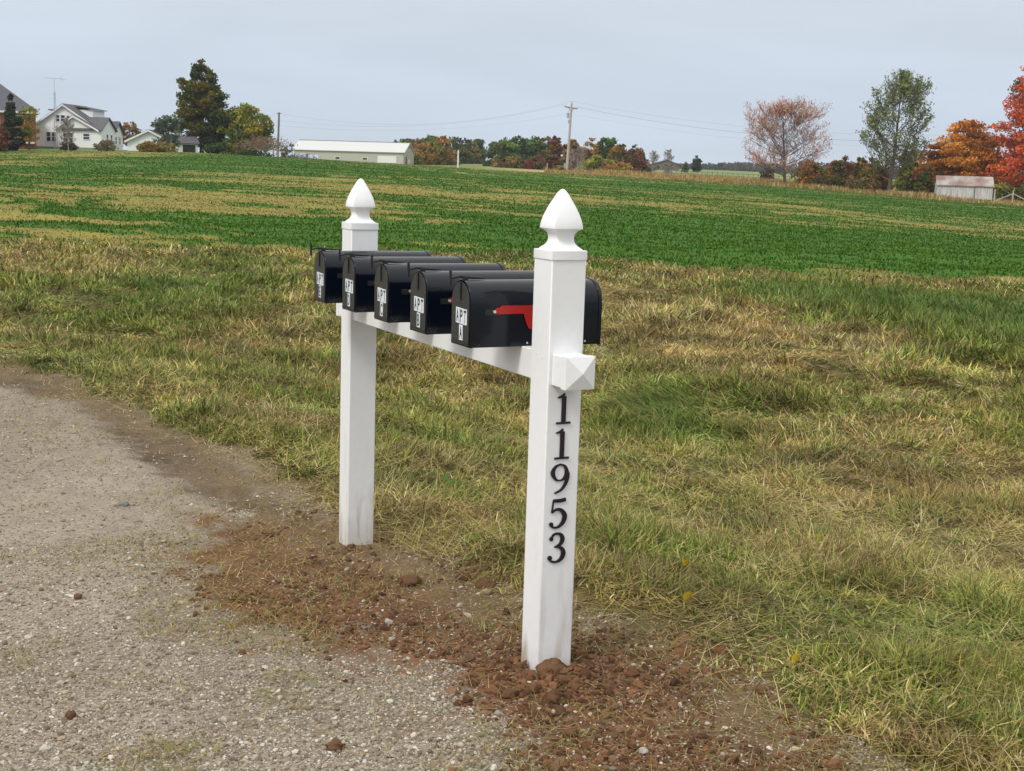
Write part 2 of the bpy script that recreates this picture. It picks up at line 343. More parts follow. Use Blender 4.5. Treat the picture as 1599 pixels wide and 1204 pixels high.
# ------------------------------------------------------------------ ground sheet, one continuous grid split by what covers it
def polar(dx, dy): return np.hypot(dx, dy), np.arctan2(dx, dy)
def blob(x, y, px, py, r, z=-.35):
    c = onz(px, py, z); k = math.hypot(c[0]-CAM[0], c[1]-CAM[1]); k = max(1., min(3., k/8))
    u = (x-c[0])*math.cos(YAW)-(y-c[1])*math.sin(YAW); v = (x-c[0])*math.sin(YAW)+(y-c[1])*math.cos(YAW)
    return np.exp(-((u/r)**2+(v/(r*k))**2))
def fpt(px, d): p = at(px, hy(px), d); return p[0], p[1]
def seg_d(x, y, a, b):
    ex, ey = b[0]-a[0], b[1]-a[1]; t = np.clip(((x-a[0])*ex+(y-a[1])*ey)/(ex*ex+ey*ey), 0, 1)
    return np.hypot(x-a[0]-t*ex, y-a[1]-t*ey)
def cover(x, y):
    """dry (0 green..1 straw) of the verge, tan share of the field"""
    n = fbm(x*.8, y*.8, 31); n2 = fbm(x*3.3, y*3.3, 32); n3 = fbm(x*.25, y*.25, 33)
    dry = .40+(n-.5)*1.5+(n2-.5)*1.0+(n3-.5)*.8
    d, _ = polar(x-CAM[0], y-CAM[1])
    dry = dry+.32*ss(16, 28, d)
    for (px, py, r, a) in ((1050, 625, .6, -.9), (1150, 610, .4, -.6), (990, 640, .4, -.5), (1180, 458, .9, -.8), (1320, 460, 1.2, -1.1), (1450, 472, 1.3, -1.2), (1570, 488, 1.2, -1.1), (290, 450, 1.8, -.6), (240, 470, 1.5, -.4), (700, 700, .5, -.4), (620, 620, 1., -.3),
                           (1500, 1150, .8, -.6), (1560, 1050, .6, -.4), (1450, 950, .5, -.3), (1000, 800, .5, -.3), (1250, 1000, .4, -.35), (1380, 1040, .4, -.3), (1300, 700, 1., .35), (1380, 740, .7, .3), (1100, 520, 2.5, .35), (430, 690, .5, .5), (480, 720, .4, .5), (1180, 1060, .15, .3), (1290, 1140, .15, .3), (1100, 950, .5, -.35), (1380, 1160, .6, -.7), (900, 480, 2.5, .3)):
        dry = dry+a*(1.8 if a < -.8 else 1)*blob(x, y, px, py, r)
    return dry
def fieldtan(x, y):
    # rows run roughly across the view
    wv = fbm(x*.06, y*.06, 44, 3)*16; u = x*.477-y*.879+wv; v = x*.879+y*.477+wv*.6
    n = fbm(u*.05, v*.10, 41, 4); n2 = fbm(u*.25, v*.5, 42, 4); n3 = fbm(u*.5, v*1.3, 45, 3)
    d, az = polar(x-CAM[0], y-CAM[1])
    t = .37+(n-.5)*1.3+(n2-.5)*1.2+(n3-.5)*1.4
    for (px, dd, r, am) in ((200, 62, 9, .22), (330, 75, 14, .28), (300, 52, 8, .2), (480, 60, 10, .3), (430, 48, 6, .2), (600, 50, 8, .3), (700, 62, 12, .28), (640, 90, 14, .2), (760, 80, 12, .2), (950, 75, 14, .1), (60, 45, 9, .35), (250, 38, 6, .3), (820, 34, 5, .3), (1000, 50, 9, -.35), (1000, 37, 5, -.35), (1150, 38, 6, -.35), (1300, 40, 8, -.35), (1450, 42, 8, -.35), (1580, 46, 9, -.3), (1250, 55, 9, -.3), (1500, 60, 12, -.3), (880, 42, 5, -.25), (380, 38, 4, -.2), (560, 38, 4, -.3), (1120, 110, 25, -.25), (150, 100, 25, -.35), (400, 140, 30, -.35), (1000, 150, 25, -.2), (1400, 150, 25, -.3), (100, 60, 10, -.1)):
        c = fpt(px, dd); t = t+.75*am*np.exp(-((x-c[0])**2+(y-c[1])**2)/r**2)
    for (p0, d0, p1, d1, wd, am) in ((900, 105, 1250, 92, 3, .28), (1250, 92, 1620, 66, 2.6, .42), (700, 90, 1000, 110, 3, .2), (0, 120, 170, 205, 9, .5), (300, 52, 700, 45, 2, .2)):
        t = t+am*np.exp(-(seg_d(x, y, fpt(p0, d0), fpt(p1, d1))/wd)**2)
    t = t+.22*(1-ss(27, 32, d+8*(fbm(x*.15, y*.15, 47)-.5)))
    return t
def patch_col(x, y):
    g, s, t = masks(x, y); d, az = polar(x-CAM[0], y-CAM[1])
    n1 = fbm(x*3, y*3, 51); n2 = fbm(x*14, y*14, 52); nb = fbm(x*.7, y*.7, 53)
    k = (lambda a: np.asarray(a)[..., None])
    grav = lin((132, 122, 108))*k(.78+.45*n2)*k(.74+.55*nb)
    uu = (x*cy-y*sy); vv = (x*sy+y*cy); trk = lin((90, 77, 62))*k(.75+.5*n1)*k(.45+1.1*fbm(uu*2.2, vv*10, 55, 3))
    soil = (lin((106, 76, 53))*k(ss(.3, .5, nb+.4*(n2-.5)))+lin((110, 90, 68))*k(1-ss(.3, .5, nb+.4*(n2-.5))))*k(.6+.75*n2)*k(.75+.5*n1)
    c = grav
    ts = ss(-.12, .12, t+.3*(n2-.5)); c = c*k(1-ts)+trk*k(ts)
    st = ss(-.25, .2, s+.5*(n2-.5)+.35*(n1-.5)); c = c*k(1-st)+soil*k(st)
    eb = ss(-.55, -.05, g+.3*(n1-.5)+.3*(n2-.5)); edge = lin((106, 91, 68))*k(.7+.6*n2); c = c*k(1-.85*eb)+edge*k(.85*eb)
    und = lin((66, 58, 34))*k(.6+.8*n1)           # thatch under the grass, darkened so gaps between blades look shaded
    dry = np.clip(cover(x, y), 0, 1)
    und = und*k(1-.6*dry)+lin((120, 105, 66))*k(.6*dry); und = und*k(1+.5*ss(8, 15, d))*k(1+ss(8, 15, d)*1.6*(n2-.5))
    gs = ss(-.05, .12, g); c = c*k(1-gs)+und*k(gs)
    ft = ss(.34, .82, fieldtan(x, y))
    green = lin((58, 94, 28))*k(.75+.5*fbm(x*.3, y*.3, 61))
    tan = lin((126, 120, 56))*k(.8+.4*fbm(x*.5, y*.5, 62))
    fc = green*k(1-ft)+tan*k(ft)
    fs = ss(25, 32, d+6*(fbm(x*.2, y*.2, 63)-.5)); c = c*k(1-fs)+fc*k(fs)
    # beyond the field: tan rough grass strip, lawn, far meadow
    px = 799.5+np.tan(az-YAW)*F_
    e1 = ss(199, 203, d+4*(fbm(x*.1, y*.1, 64)-.5))
    lawn = lin((96, 112, 52))*k(.8+.4*fbm(x*.2, y*.2, 65)); rough = lin((160, 138, 98))*k(.75+.5*fbm(x*.4, y*.4, 66))
    rt = ss(700, 860, px); b = lawn*k(1-rt)+rough*k(rt)
    c = c*k(1-e1)+b*k(e1)
    mead = lin((112, 126, 74))*k(.85+.3*fbm(x*.03, y*.03, 67)); mt = ss(275, 300, d)*rt; c = c*k(1-mt)+mead*k(mt)
    hil = lin((112, 122, 78))*k(np.ones_like(d)); m2 = ss(330, 380, d)*(1-rt); c = c*k(1-m2)+hil*k(m2)
    return c, g, s, d, az
def ground():
    azs = np.concatenate([np.radians(np.arange(-180, -26, 4.)), np.radians(np.linspace(-26, 26, 620)), np.radians(np.arange(30, 180, 4.))])+YAW
    ds = np.concatenate([[.05, .5, 1., 1.6, 2.1], np.exp(np.linspace(math.log(2.5), math.log(32), 430)), np.exp(np.linspace(math.log(32.3), math.log(260), 330)), np.exp(np.linspace(math.log(265), math.log(2400), 50))])
    A, D = np.meshgrid(azs, ds, indexing='ij'); x = CAM[0]+D*np.sin(A); y = CAM[1]+D*np.cos(A)
    z = H(x.ravel(), y.ravel()).reshape(x.shape)
    c, g, s, d, az = patch_col(x.ravel(), y.ravel())
    V = np.stack([x, y, z], -1).reshape(-1, 3); na, nd = x.shape
    I = np.arange(na*nd).reshape(na, nd)
    a = I; b = np.roll(I, -1, 0)
    q = np.stack([a[:, :-1], a[:, 1:], b[:, 1:], b[:, :-1]], -1).reshape(-1, 4)
    gi = g[q[:, 0]]; di = d[q[:, 0]]; si = s[q[:, 0]]
    px = 799.5+np.tan(np.clip(az-YAW, -1.4, 1.4))*F_
    zone = np.where(di > 275, 4, np.where(di > 200, 3, np.where(di > 29, 2, np.where(gi > 0.03, 1, np.where(si > 0, 5, 0)))))
    names = {0: ('gravel_road', 'pale grey gravel roadside at lower left'), 1: ('grass_verge', 'rough mown roadside verge of green and straw coloured grass'),
             2: ('field', 'green crop field with tan patches rising to the skyline'), 3: ('field_margin', 'strip of lawn and dry grass along the far edge of the field'),
             4: ('hills', 'distant meadow and hills beyond the field'), 5: ('bare_soil', 'reddish brown dug soil around the feet of the white posts')}
    for zi, (nm, lb) in names.items():
        f = q[zone == zi]; u, inv = np.unique(f.ravel(), return_inverse=True)
        o = mkmesh(nm, V[u], [inv.reshape(-1, 4)], M['ground'], col=c[u], smooth=True)
        tag(o, lb, {0: 'road', 5: 'soil', 1: 'ground', 2: 'field', 3: 'field', 4: 'hills'}[zi], kind='structure')
ground()

# ------------------------------------------------------------------ grass
def blades(P, Ln, W, a, lean, bend, col, name, mat, label, cat, tipcol=None):
    n = len(P); dr = np.stack([np.sin(a), np.cos(a), 0*a], -1); up = np.array([0, 0, 1.])
    sa = a+PI/2+RS.uniform(-.9, .9, n); sd_ = np.stack([np.sin(sa), np.cos(sa), 0*a], -1)*W[:, None]
    k = lambda v: v[:, None]
    m1 = P+(dr*k(np.sin(lean))+up*k(np.cos(lean)))*k(Ln*.5)
    l2 = np.minimum(lean+bend, 1.75); tp = m1+(dr*k(np.sin(l2))+up*k(np.cos(l2)))*k(Ln*.5)
    V = np.stack([P-sd_, P+sd_, m1+sd_*.8, m1-sd_*.8, tp], 1).reshape(-1, 3)
    i = np.arange(n)*5
    q = np.stack([i, i+1, i+2, i+3], -1); t = np.stack([i+3, i+2, i+4], -1)
    C = np.repeat(col[:, None, :], 5, 1)
    if tipcol is not None: C[:, 4] = tipcol; C[:, 2:4] = C[:, 2:4]*.6+tipcol[:, None]*.4
    o = mkmesh(name, V, [q, t], mat, col=C.reshape(-1, 3)); tag(o, label, cat, kind='stuff'); return o
def samp(n, d0, d1, mode='inv', aw=24):
    az = np.radians(RS.uniform(-aw, aw, n))+YAW
    u = RS.rand(n)
    d = 1/(1/d0+u*(1/d1-1/d0)) if mode == 'inv' else np.exp(math.log(d0)+u*math.log(d1/d0))
    return CAM[0]+d*np.sin(az), CAM[1]+d*np.cos(az), d
GREENS = np.array([lin(c) for c in [(112, 134, 50), (86, 116, 42), (134, 148, 64), (66, 98, 38), (152, 158, 84), (120, 130, 62)]])
STRAWS = np.array([lin(c) for c in [(180, 162, 108), (160, 144, 92), (196, 180, 134), (140, 124, 80), (168, 156, 86), (122, 102, 70), (150, 126, 98)]])
def grass():
    x, y, d = [np.concatenate(q) for q in zip(samp(540000, 3.0, 31), samp(260000, 8.5, 32, 'log'))]; n = len(x)
    g, s, t = masks(x, y)
    keep = (g > -.02) & (RS.rand(n) < ss(-.05, .25, g)*.95+.05) & (RS.rand(n) < np.clip(.45+.9*ss(.35, .6, fbm(x*7, y*7, 77))+.8*ss(8, 13, d), 0, 1))
    keep &= ~((np.abs(x) < .075) & ((np.abs(y) < .075) | (np.abs(y-1.918) < .075)))
    x, y, d, g = x[keep], y[keep], d[keep], g[keep]; n = len(x)
    dry = cover(x, y); z = H(x, y)
    cell = RS.rand(n)
    isdry = RS.rand(n) < np.clip(dry*.95+.2, .12, .95)
    tuft = fbm(x*2.6, y*2.6, 71); tuft2 = vn(x*7, y*7, 72)
    hgt = (.03+.075*ss(.4, .75, tuft)+.045*tuft2)*(.6+.8*RS.rand(n)**2)
    hgt *= (.55+.6*ss(0, .5, g))*(1+.6*ss(8, 20, d))
    hgt *= 1+1.6*blob(x, y, 1050, 625, .6)+1.2*blob(x, y, 1450, 475, 1.8)+.9*blob(x, y, 1300, 460, 1.6)+.5*blob(x, y, 1130, 605, .5)+.3*blob(x, y, 745, 845, .15)
    hgt = np.minimum(hgt*np.where(isdry, 1.35, 1.2), .32)
    W = np.maximum(.002+.003*RS.rand(n)**2, d*.00046)*np.where(isdry, .8, 1.15)
    dirn = fbm(x*.9, y*.9, 73)*9+fbm(x*4, y*4, 74)*4
    a = dirn+RS.normal(0, 1.5, n)
    lean = np.where(isdry, RS.uniform(.6, 1.6, n), RS.uniform(.2, 1.4, n)); lay = fbm(x*1.1, y*1.1, 75); lean = np.minimum(lean+.7*ss(.5, .7, lay), 1.5)
    bd = np.exp(-((x-onz(1050, 625, -.4)[0])**2+(y-onz(1050, 625, -.4)[1])**2)/.8**2)
    a = np.where(RS.rand(n) < bd, -.9+RS.normal(0, .35, n), a); lean = np.where(bd > .4, np.minimum(lean+.4, 1.25), lean)
    bend = RS.uniform(-.3, 1.1, n)
    ci = RS.randint(0, len(GREENS), n); cs = RS.randint(0, len(STRAWS), n)
    col = np.where(isdry[:, None], STRAWS[cs], GREENS[ci])*(.42+1.05*RS.rand(n))[:, None]*(.35+1.3*fbm(x*6, y*6, 78))[:, None]
    hue = fbm(x*1.6, y*1.6, 76); col = col*(1+(hue-.5)[:, None]*np.array([.5, .15, .0])*1.3)
    far = ss(7, 16, d); big = fbm(x*2.2, y*1.6, 79); col = col*np.clip(.85+(1.3+.6*far)*(big-.5), .45, 1.6)[:, None]*(1-.02*far)[:, None]
    deep = np.clip(blob(x, y, 1050, 625, .55)+blob(x, y, 1450, 472, 1.2)+blob(x, y, 1570, 488, 1.2)+blob(x, y, 1300, 460, 1.1)+.7*blob(x, y, 1180, 458, .8)+.7*blob(x, y, 290, 450, 1.4), 0, 1)*(~isdry)
    col = col*(1-deep[:, None]*.8)+lin((52, 108, 40))*(.5+.8*RS.rand(n))[:, None]*deep[:, None]*.8
    tip = np.where(isdry[:, None], col*1.05, col*.65+STRAWS[cs]*.35)
    zz = z-.004+np.where(isdry, RS.rand(n)**2*.035*ss(0, .3, g), 0)
    blades(np.stack([x, y, zz], -1), hgt, W, a, lean, bend, np.clip(col, 0, .8), 'grass', M['blade'], 'rough mixed green and dry grass covering the roadside verge', 'grass', np.clip(tip, 0, .8))
    # cut hay: long pale stems lying on top
    n = 110000; x, y, d = samp(n, 3, 26); g, s, t = masks(x, y); hay = fbm(x*1.3, y*1.3, 81)+.25*fbm(x*5, y*5, 82)
    for (px, py, r, am) in ((450, 700, .5, .5), (1350, 720, 1, .3), (1150, 560, 1.5, .2), (1150, 1000, .5, -.4), (1400, 1130, .8, -.8), (1000, 900, .5, -.3)): hay = hay+am*blob(x, y, px, py, r, z=-.1)
    kp = (g > -.08) & (RS.rand(n) < (.10+ss(.50, .78, hay)*.8)); x, y, d = x[kp], y[kp], d[kp]; n = len(x)
    z = H(x, y)+RS.uniform(.01, .075, n)*ss(0, .3, g[kp]+.1)+.004
    col = STRAWS[RS.randint(0, 5, n)]*(.85+.45*RS.rand(n))[:, None]
    blades(np.stack([x, y, z], -1), RS.uniform(.07, .26, n), np.maximum(.0011, d*.0002), fbm(x*3.5, y*3.5, 83)*14+RS.normal(0, 1.5, n), RS.uniform(1.2, 1.6, n), RS.uniform(-.3, .35, n), np.clip(col, 0, .85), 'cut_hay', M['blade'], 'pale dry mown stems lying across the verge', 'hay')
    # thin straw and sprigs on gravel and soil
    n = 120000; x, y, d = samp(n, 2.8, 13); g, s, t = masks(x, y); q = fbm(x*2.2, y*2.2, 84)*.7+fbm(x*8, y*8, 85)*.4
    for (px, py, r, am) in ((330, 830, .3, .3), (420, 900, .4, .3), (330, 930, .3, .3), (80, 665, .35, .5), (190, 620, .2, .2), (240, 755, .2, .45), (150, 830, .15, .3), (470, 985, .13, .45), (210, 905, .08, .3), (265, 1170, .1, .3), (950, 930, .3, .3), (350, 830, .3, .25), (640, 560, .1, .2), (600, 900, .15, .3), (120, 605, .5, .3), (20, 600, .5, .3)): q = q+1.5*am*blob(x, y, px, py, r, z=0)
    kp = (g < .05) & (RS.rand(n) < ss(.50, .9, q)+.45*ss(-.45, 0, g)+.10*(s > -.3)); kp &= ~((np.abs(x) < .08) & ((np.abs(y) < .08) | (np.abs(y-1.918) < .08)))
    x, y, d = x[kp], y[kp], d[kp]; n = len(x); gr = RS.rand(n) < .14
    col = np.where(gr[:, None], GREENS[RS.randint(0, 6, n)], STRAWS[RS.randint(0, 7, n)]*.85)*(.7+.5*RS.rand(n))[:, None]
    blades(np.stack([x, y, H(x, y)+.003+RS.rand(n)*.008], -1), RS.uniform(.012, .075, n), np.maximum(.0012, d*.00026), RS.uniform(0, 6.3, n), np.where(RS.rand(n) < .25, RS.uniform(.6, 1.2, n), RS.uniform(1.25, 1.6, n)), RS.uniform(-.2, .5, n), col, 'loose_straw', M['blade'], 'scattered straw bits lying on the gravel and dug soil', 'straw')
grass()
def crop():
    n = 260000; x, y, d = samp(n, 28, 205, 'log', 23); t = ss(.34, .82, fieldtan(x, y)+RS.normal(0, .05, n)); tn = RS.rand(n) < t
    z = H(x, y); hgt = np.where(tn, RS.uniform(.02, .07, n), RS.uniform(.03, .11, n))
    col = np.where(tn[:, None], STRAWS[RS.randint(0, 5, n)]*.66, np.array([lin(c) for c in [(62, 102, 28), (54, 92, 26), (76, 112, 34), (48, 82, 24), (92, 110, 40)]])[RS.randint(0, 5, n)])*(.75+.45*RS.rand(n))[:, None]
    blades(np.stack([x, y, z-.01], -1), hgt, d*.00045+.004, RS.uniform(0, 6.3, n), RS.uniform(0, .9, n), RS.uniform(0, .8, n), col, 'crop_rows', M['blade'], 'low green cover crop over the rising field with straw showing through', 'crop')
    # rough dry grass along the far field edge
    n = 42000; az = np.array([az_of(v) for v in RS.uniform(850, 1700, n)]); d = RS.uniform(200, 232, n); x = CAM[0]+d*np.sin(az); y = CAM[1]+d*np.cos(az)
    pn = fbm(x*.12, y*.12, 91)
    col = np.array([lin(c) for c in [(176, 150, 104), (158, 128, 84), (186, 166, 120), (140, 116, 78), (150, 140, 80)]])[RS.randint(0, 5, n)]*(.7+.5*RS.rand(n))[:, None]
    blades(np.stack([x, y, H(x, y)-.02], -1), .25+.9*RS.rand(n)*ss(.3, .7, pn), np.full(n, .07), RS.uniform(0, 6.3, n), RS.uniform(0, .5, n), RS.uniform(0, .6, n), col, 'dry_field_edge_grass', M['blade'], 'tall dry tan grass along the far edge of the green field', 'grass')
crop()

# ------------------------------------------------------------------ loose stones and clods
ph = (1+5**.5)/2
ICO = np.array([(-1, ph, 0), (1, ph, 0), (-1, -ph, 0), (1, -ph, 0), (0, -1, ph), (0, 1, ph), (0, -1, -ph), (0, 1, -ph), (ph, 0, -1), (ph, 0, 1), (-ph, 0, -1), (-ph, 0, 1)])/1.9
ICF = np.array([(0, 11, 5), (0, 5, 1), (0, 1, 7), (0, 7, 10), (0, 10, 11), (1, 5, 9), (5, 11, 4), (11, 10, 2), (10, 7, 6), (7, 1, 8), (3, 9, 4), (3, 4, 2), (3, 2, 6), (3, 6, 8), (3, 8, 9), (4, 9, 5), (2, 4, 11), (6, 2, 10), (8, 6, 7), (9, 8, 1)])
OCT = np.array([(1, 0, 0), (-1, 0, 0), (0, 1, 0), (0, -1, 0), (0, 0, 1), (0, 0, -1)], float)
OCF = np.array([(0, 2, 4), (2, 1, 4), (1, 3, 4), (3, 0, 4), (2, 0, 5), (1, 2, 5), (3, 1, 5), (0, 3, 5)])
def rocks(P, size, flat, col, base, bf, jit, name, mat, smooth=False):
    n = len(P); k = len(base)
    v = base[None]*(1+RS.uniform(-jit, jit, (n, k, 3))); v = v*np.stack([np.ones(n), RS.uniform(.55, 1, n), flat], -1)[:, None]
    a = RS.uniform(0, 6.3, n); c, s_ = np.cos(a)[:, None], np.sin(a)[:, None]
    vx = v[..., 0]*c-v[..., 1]*s_; vy = v[..., 0]*s_+v[..., 1]*c; tl = RS.uniform(-.35, .35, n)[:, None]; vz = v[..., 2]+vx*tl
    V = np.stack([vx, vy, vz], -1)*size[:, None, None]+P[:, None]
    F = (bf[None]+(np.arange(n)*k)[:, None, None]).reshape(-1, 3)
    return mkmesh(name, V.reshape(-1, 3), [F], mat, col=np.repeat(col, k, 0), smooth=smooth)
STC = np.array([lin(c) for c in [(156, 146, 130), (140, 130, 116), (174, 164, 150), (122, 112, 98), (150, 134, 112), (134, 126, 114), (190, 184, 172), (112, 98, 82)]])
CLC = np.array([lin(c) for c in [(110, 78, 55), (94, 67, 48), (122, 87, 61), (82, 60, 44), (116, 91, 69)]])
def away(x, y, r=.07): return ~((np.abs(x) < r) & ((np.abs(y) < r) | (np.abs(y-1.918) < r)))
def litter():
    for big in (0, 1):
        n = 46000 if big else 170000; x, y, d = samp(n, 2.9, 15 if not big else 11); g, s, t = masks(x, y)
        dens = np.where(s > 0, .16, 1.)*np.where(t > 0, .35, 1.)*(.45+.8*ss(.35, .65, fbm(x*1.4, y*1.4, 95)))
        kp = (g < .03) & (RS.rand(n) < dens) & away(x, y, .068); x, y, d = x[kp], y[kp], d[kp]; n = len(x)
        if big: size = np.exp(RS.normal(math.log(.0048), .45, n)); size = np.minimum(size, .014)
        else: size = RS.uniform(.0022, .005, n)+d*.0002
        col = STC[RS.randint(0, 8, n)]*(.75+.4*RS.rand(n))[:, None]
        o = rocks(np.stack([x, y, H(x, y)+size*.25], -1), size, RS.uniform(.4, .75, n), col, ICO if big else OCT, ICF if big else OCF, .3 if big else .35, 'gravel' if big else 'fine_gravel', M['stone'])
        tag(o, 'crushed grey stone lying on the roadside' if big else 'fine grit between the stones of the roadside', 'gravel', kind='stuff')
    n = 110000; x, y, d = samp(n, 2.9, 10); g, s, t = masks(x, y); cl = fbm(x*3.5, y*3.5, 96)
    near_post = np.exp(-((x+.02)**2+(y+.1)**2)/.22**2)+.7*np.exp(-((x)**2+(y-1.82)**2)/.25**2)+.8*np.exp(-((x-.55)**2+(y-.8)**2)/.25**2)
    kp = (s > -.2) & (g < .2) & (RS.rand(n) < ss(.30, .58, cl)*ss(-.2, .15, s)+near_post*.35) & away(x, y, .075); x, y, d, npst = x[kp], y[kp], d[kp], near_post[kp]; n = len(x)
    size = np.exp(RS.normal(math.log(.0046), .55, n))*(1+1.0*npst); size = np.minimum(size, .03)
    col = CLC[RS.randint(0, 5, n)]*(.65+.5*RS.rand(n))[:, None]
    o = rocks(np.stack([x, y, H(x, y)+size*.15], -1), size, RS.uniform(.45, .9, n), col, ICO, ICF, .42, 'soil_crumbs', M['clod'])
    tag(o, 'crumbs of reddish brown soil scattered around the dug post holes', 'soil', kind='stuff')
litter()
def icosub(n=2):
    import bmesh
    bm = bmesh.new(); bmesh.ops.create_icosphere(bm, subdivisions=n, radius=1); v = np.array([q.co[:] for q in bm.verts]); f = np.array([[w_.index for w_ in q.verts] for q in bm.faces]); bm.free(); return v, f
IV, IF = icosub(3)
def lump(name, px, py, size, flat, col, mat, label, cat, lift=.35, rough=.35, group=None):
    p = onz(px, py, 0); z = Hs(*p); p = onz(px, py, z); z = Hs(*p)
    o3 = RS.uniform(0, 50, 3); v = IV.copy(); col = np.array(col)*(np.array([.82, .78, .70]) if name == 'stone' else 1); rough = rough*1.7; size = size*.8
    r = 1+rough*(fbm(v[:, 0]*1.7+o3[0], v[:, 1]*1.7+v[:, 2]*2.3+o3[1], int(o3[2]))-.5)*2+rough*.5*(fbm(v[:, 0]*5+v[:, 2]*4+o3[1], v[:, 1]*5+o3[0], 3)-.5)*2
    v = v*r[:, None]*np.array([size, size*RS.uniform(.7, .95), size*flat])
    c = np.array(col)[None]*(.85+.3*fbm(v[:, 0]*80, v[:, 1]*80+v[:, 2]*60, 7))[:, None]
    o = mkmesh(name, v, [IF], mat, col=c, smooth=True); o.location = (p[0], p[1], z+size*flat*lift); o.rotation_euler.z = RS.uniform(0, 6)
    return tag(o, label, cat, group)
SC = lin((102, 75, 54)); GC = lin((160, 154, 146))
for (px, py, sz, fl, lb) in ((858, 1052, .050, .8, 'large brown soil clod pressed against the right foot of the near white post'), (832, 1080, .034, .8, 'brown soil clod just left of the foot of the near white post'),
     (862, 1096, .036, .9, 'rounded brown clod in front of the near post, nearest the camera there'), (795, 1088, .032, .8, 'brown clod left of the near post beside loose crumbs'),
     (884, 1062, .03, .8, 'dark brown clod at the right corner of the near post'), (640, 860+52, .06, .55, 'dark earth lump at the soil edge between the two posts'), (757, 915, .05, .6, 'brown earth lump beside a paler stone behind and left of the near post'),
     (725, 905, .045, .6, 'dark clod among the dug soil between the posts'), (548, 856, .035, .7, 'flat clod against the foot of the far post'), (523, 1168, .034, .7, 'reddish clod alone on the gravel near the bottom edge'),
     (890, 1148, .03, .6, 'orange brown clod on the bare ground in front of the near post'), (1185, 1080, .03, .7, 'dark red clod at the grass edge right of the near post'), (122, 935, .022, .7, 'small dark clod on the gravel at far left'),
     (110, 1120, .024, .8, 'dark lump sitting in a small hollow of the gravel at lower left'), (512, 1030, .018, .6, 'small dark clod on the pale ground left of the near post')):
    lump('soil_clod', px, py, sz, fl, SC*RS.uniform(.75, 1.05), M['clod'], lb, 'clod', group='clods of dug soil')
for (px, py, sz, fl, c, lb) in ((193, 790, .035, .6, (128, 128, 126), 'grey angular stone alone on the gravel left of the far post'), (760, 927, .03, .6, (150, 134, 112), 'tan stone resting against the earth lump behind the near post'),
     (607, 972, .02, .8, (176, 172, 168), 'upright pale pebble in the soil left of the near post'), (612, 1000, .018, .8, (168, 164, 160), 'round grey pebble on the soil left of the near post'),
     (730, 963, .022, .6, (180, 174, 166), 'white pebble in the dark soil close behind the near post'), (609, 1097, .017, .5, (200, 200, 196), 'flat whitish chip on the pale ground left of the near post'),
     (867, 1113, .018, .6, (176, 168, 156), 'pale pebble just below the clods of the near post'), (718, 1165, .016, .6, (196, 192, 186), 'white pebble on the soil near the bottom edge'),
     (360, 798, .03, .5, (164, 158, 150), 'pale flat stone on the gravel left of the far post'), (45, 995, .024, .4, (186, 182, 170), 'flat oval stone in the gravel at far left'),
     (285, 940, .026, .4, (170, 164, 146), 'long flat tan stone in the middle of the gravel'), (990, 1040, .016, .6, (170, 164, 158), 'pale pebble on the soil right of the near post'),
     (1240, 1172, .018, .6, (190, 180, 160), 'cream pebble on the brown soil at lower right'), (70, 1172, .022, .6, (190, 188, 180), 'white stone at the lower left corner'), (1005, 1140+35, .02, .6, (168, 166, 164), 'grey stone low in the soil below the near post')):
    lump('stone', px, py, sz, fl, lin(c), M['stone'], lb, 'stone', rough=.25, group='loose stones on the roadside')

# ------------------------------------------------------------------ small plants
def plant(name, px, py, nl, ln, wd, col, label, cat, up=.7, zg=-.1, var=.2, group=None):
    p = onz(px, py, zg)
    for _ in range(4): p = onz(px, py, Hs(*p))
    root = empty(name, (p[0], p[1], Hs(*p)-.005)); tag(root, label, cat, group)
    mb = []; F = []; C = []
    for i in range(nl):
        a = 2*PI*i/nl+random.uniform(-.3, .3); l = ln*random.uniform(.6, 1.1); u = up*random.uniform(.7, 1.2); S = 6; b = len(mb); cc = np.array(col)*random.uniform(1-var, 1+var)
        for k in range(S+1):
            t = k/S; r = l*t*math.cos(u*(1-t*.9)); z = l*(math.sin(u)*t-.55*t*t*math.sin(u)); w_ = wd*math.sin(PI*min(1, .12+t*.88))*(1.1-.3*t)
            for sgn, dz in ((-1, .3), (0, 0), (1, .3)):
                mb.append((r*math.cos(a)-sgn*w_*math.sin(a), r*math.sin(a)+sgn*w_*math.cos(a), z+dz*w_)); C.append(cc*(1.15 if sgn == 0 else 1))
        for k in range(S):
            for q in (0, 1): i0 = b+k*3+q; F.append((i0, i0+1, i0+4, i0+3))
    mkmesh('leaves', mb, [np.array(F)], M['leaf'], root, col=np.array(C), smooth=True)
    m = MB(); m.tube([(0, 0, -.01), (0, 0, .015)], [.008, .004], 6); m.build('crown', M['bark'], root)
plant('weed', 705, 765, 17, .15, .012, lin((66, 110, 44)), 'bright green broad leaved weed between the two posts', 'weed', 1.0)
plant('weed', 622, 790, 7, .11, .02, lin((58, 104, 46)), 'small dandelion like weed right of the far post foot', 'weed', .8)
plant('weed', 742, 850, 22, .12, .006, lin((84, 126, 50)), 'low bright grass tuft at the soil edge between the posts', 'weed', 1.2)
plant('weed', 1310, 1062, 8, .05, .014, lin((86, 130, 54)), 'small green clover like leaves low in the verge at right', 'weed', .6)
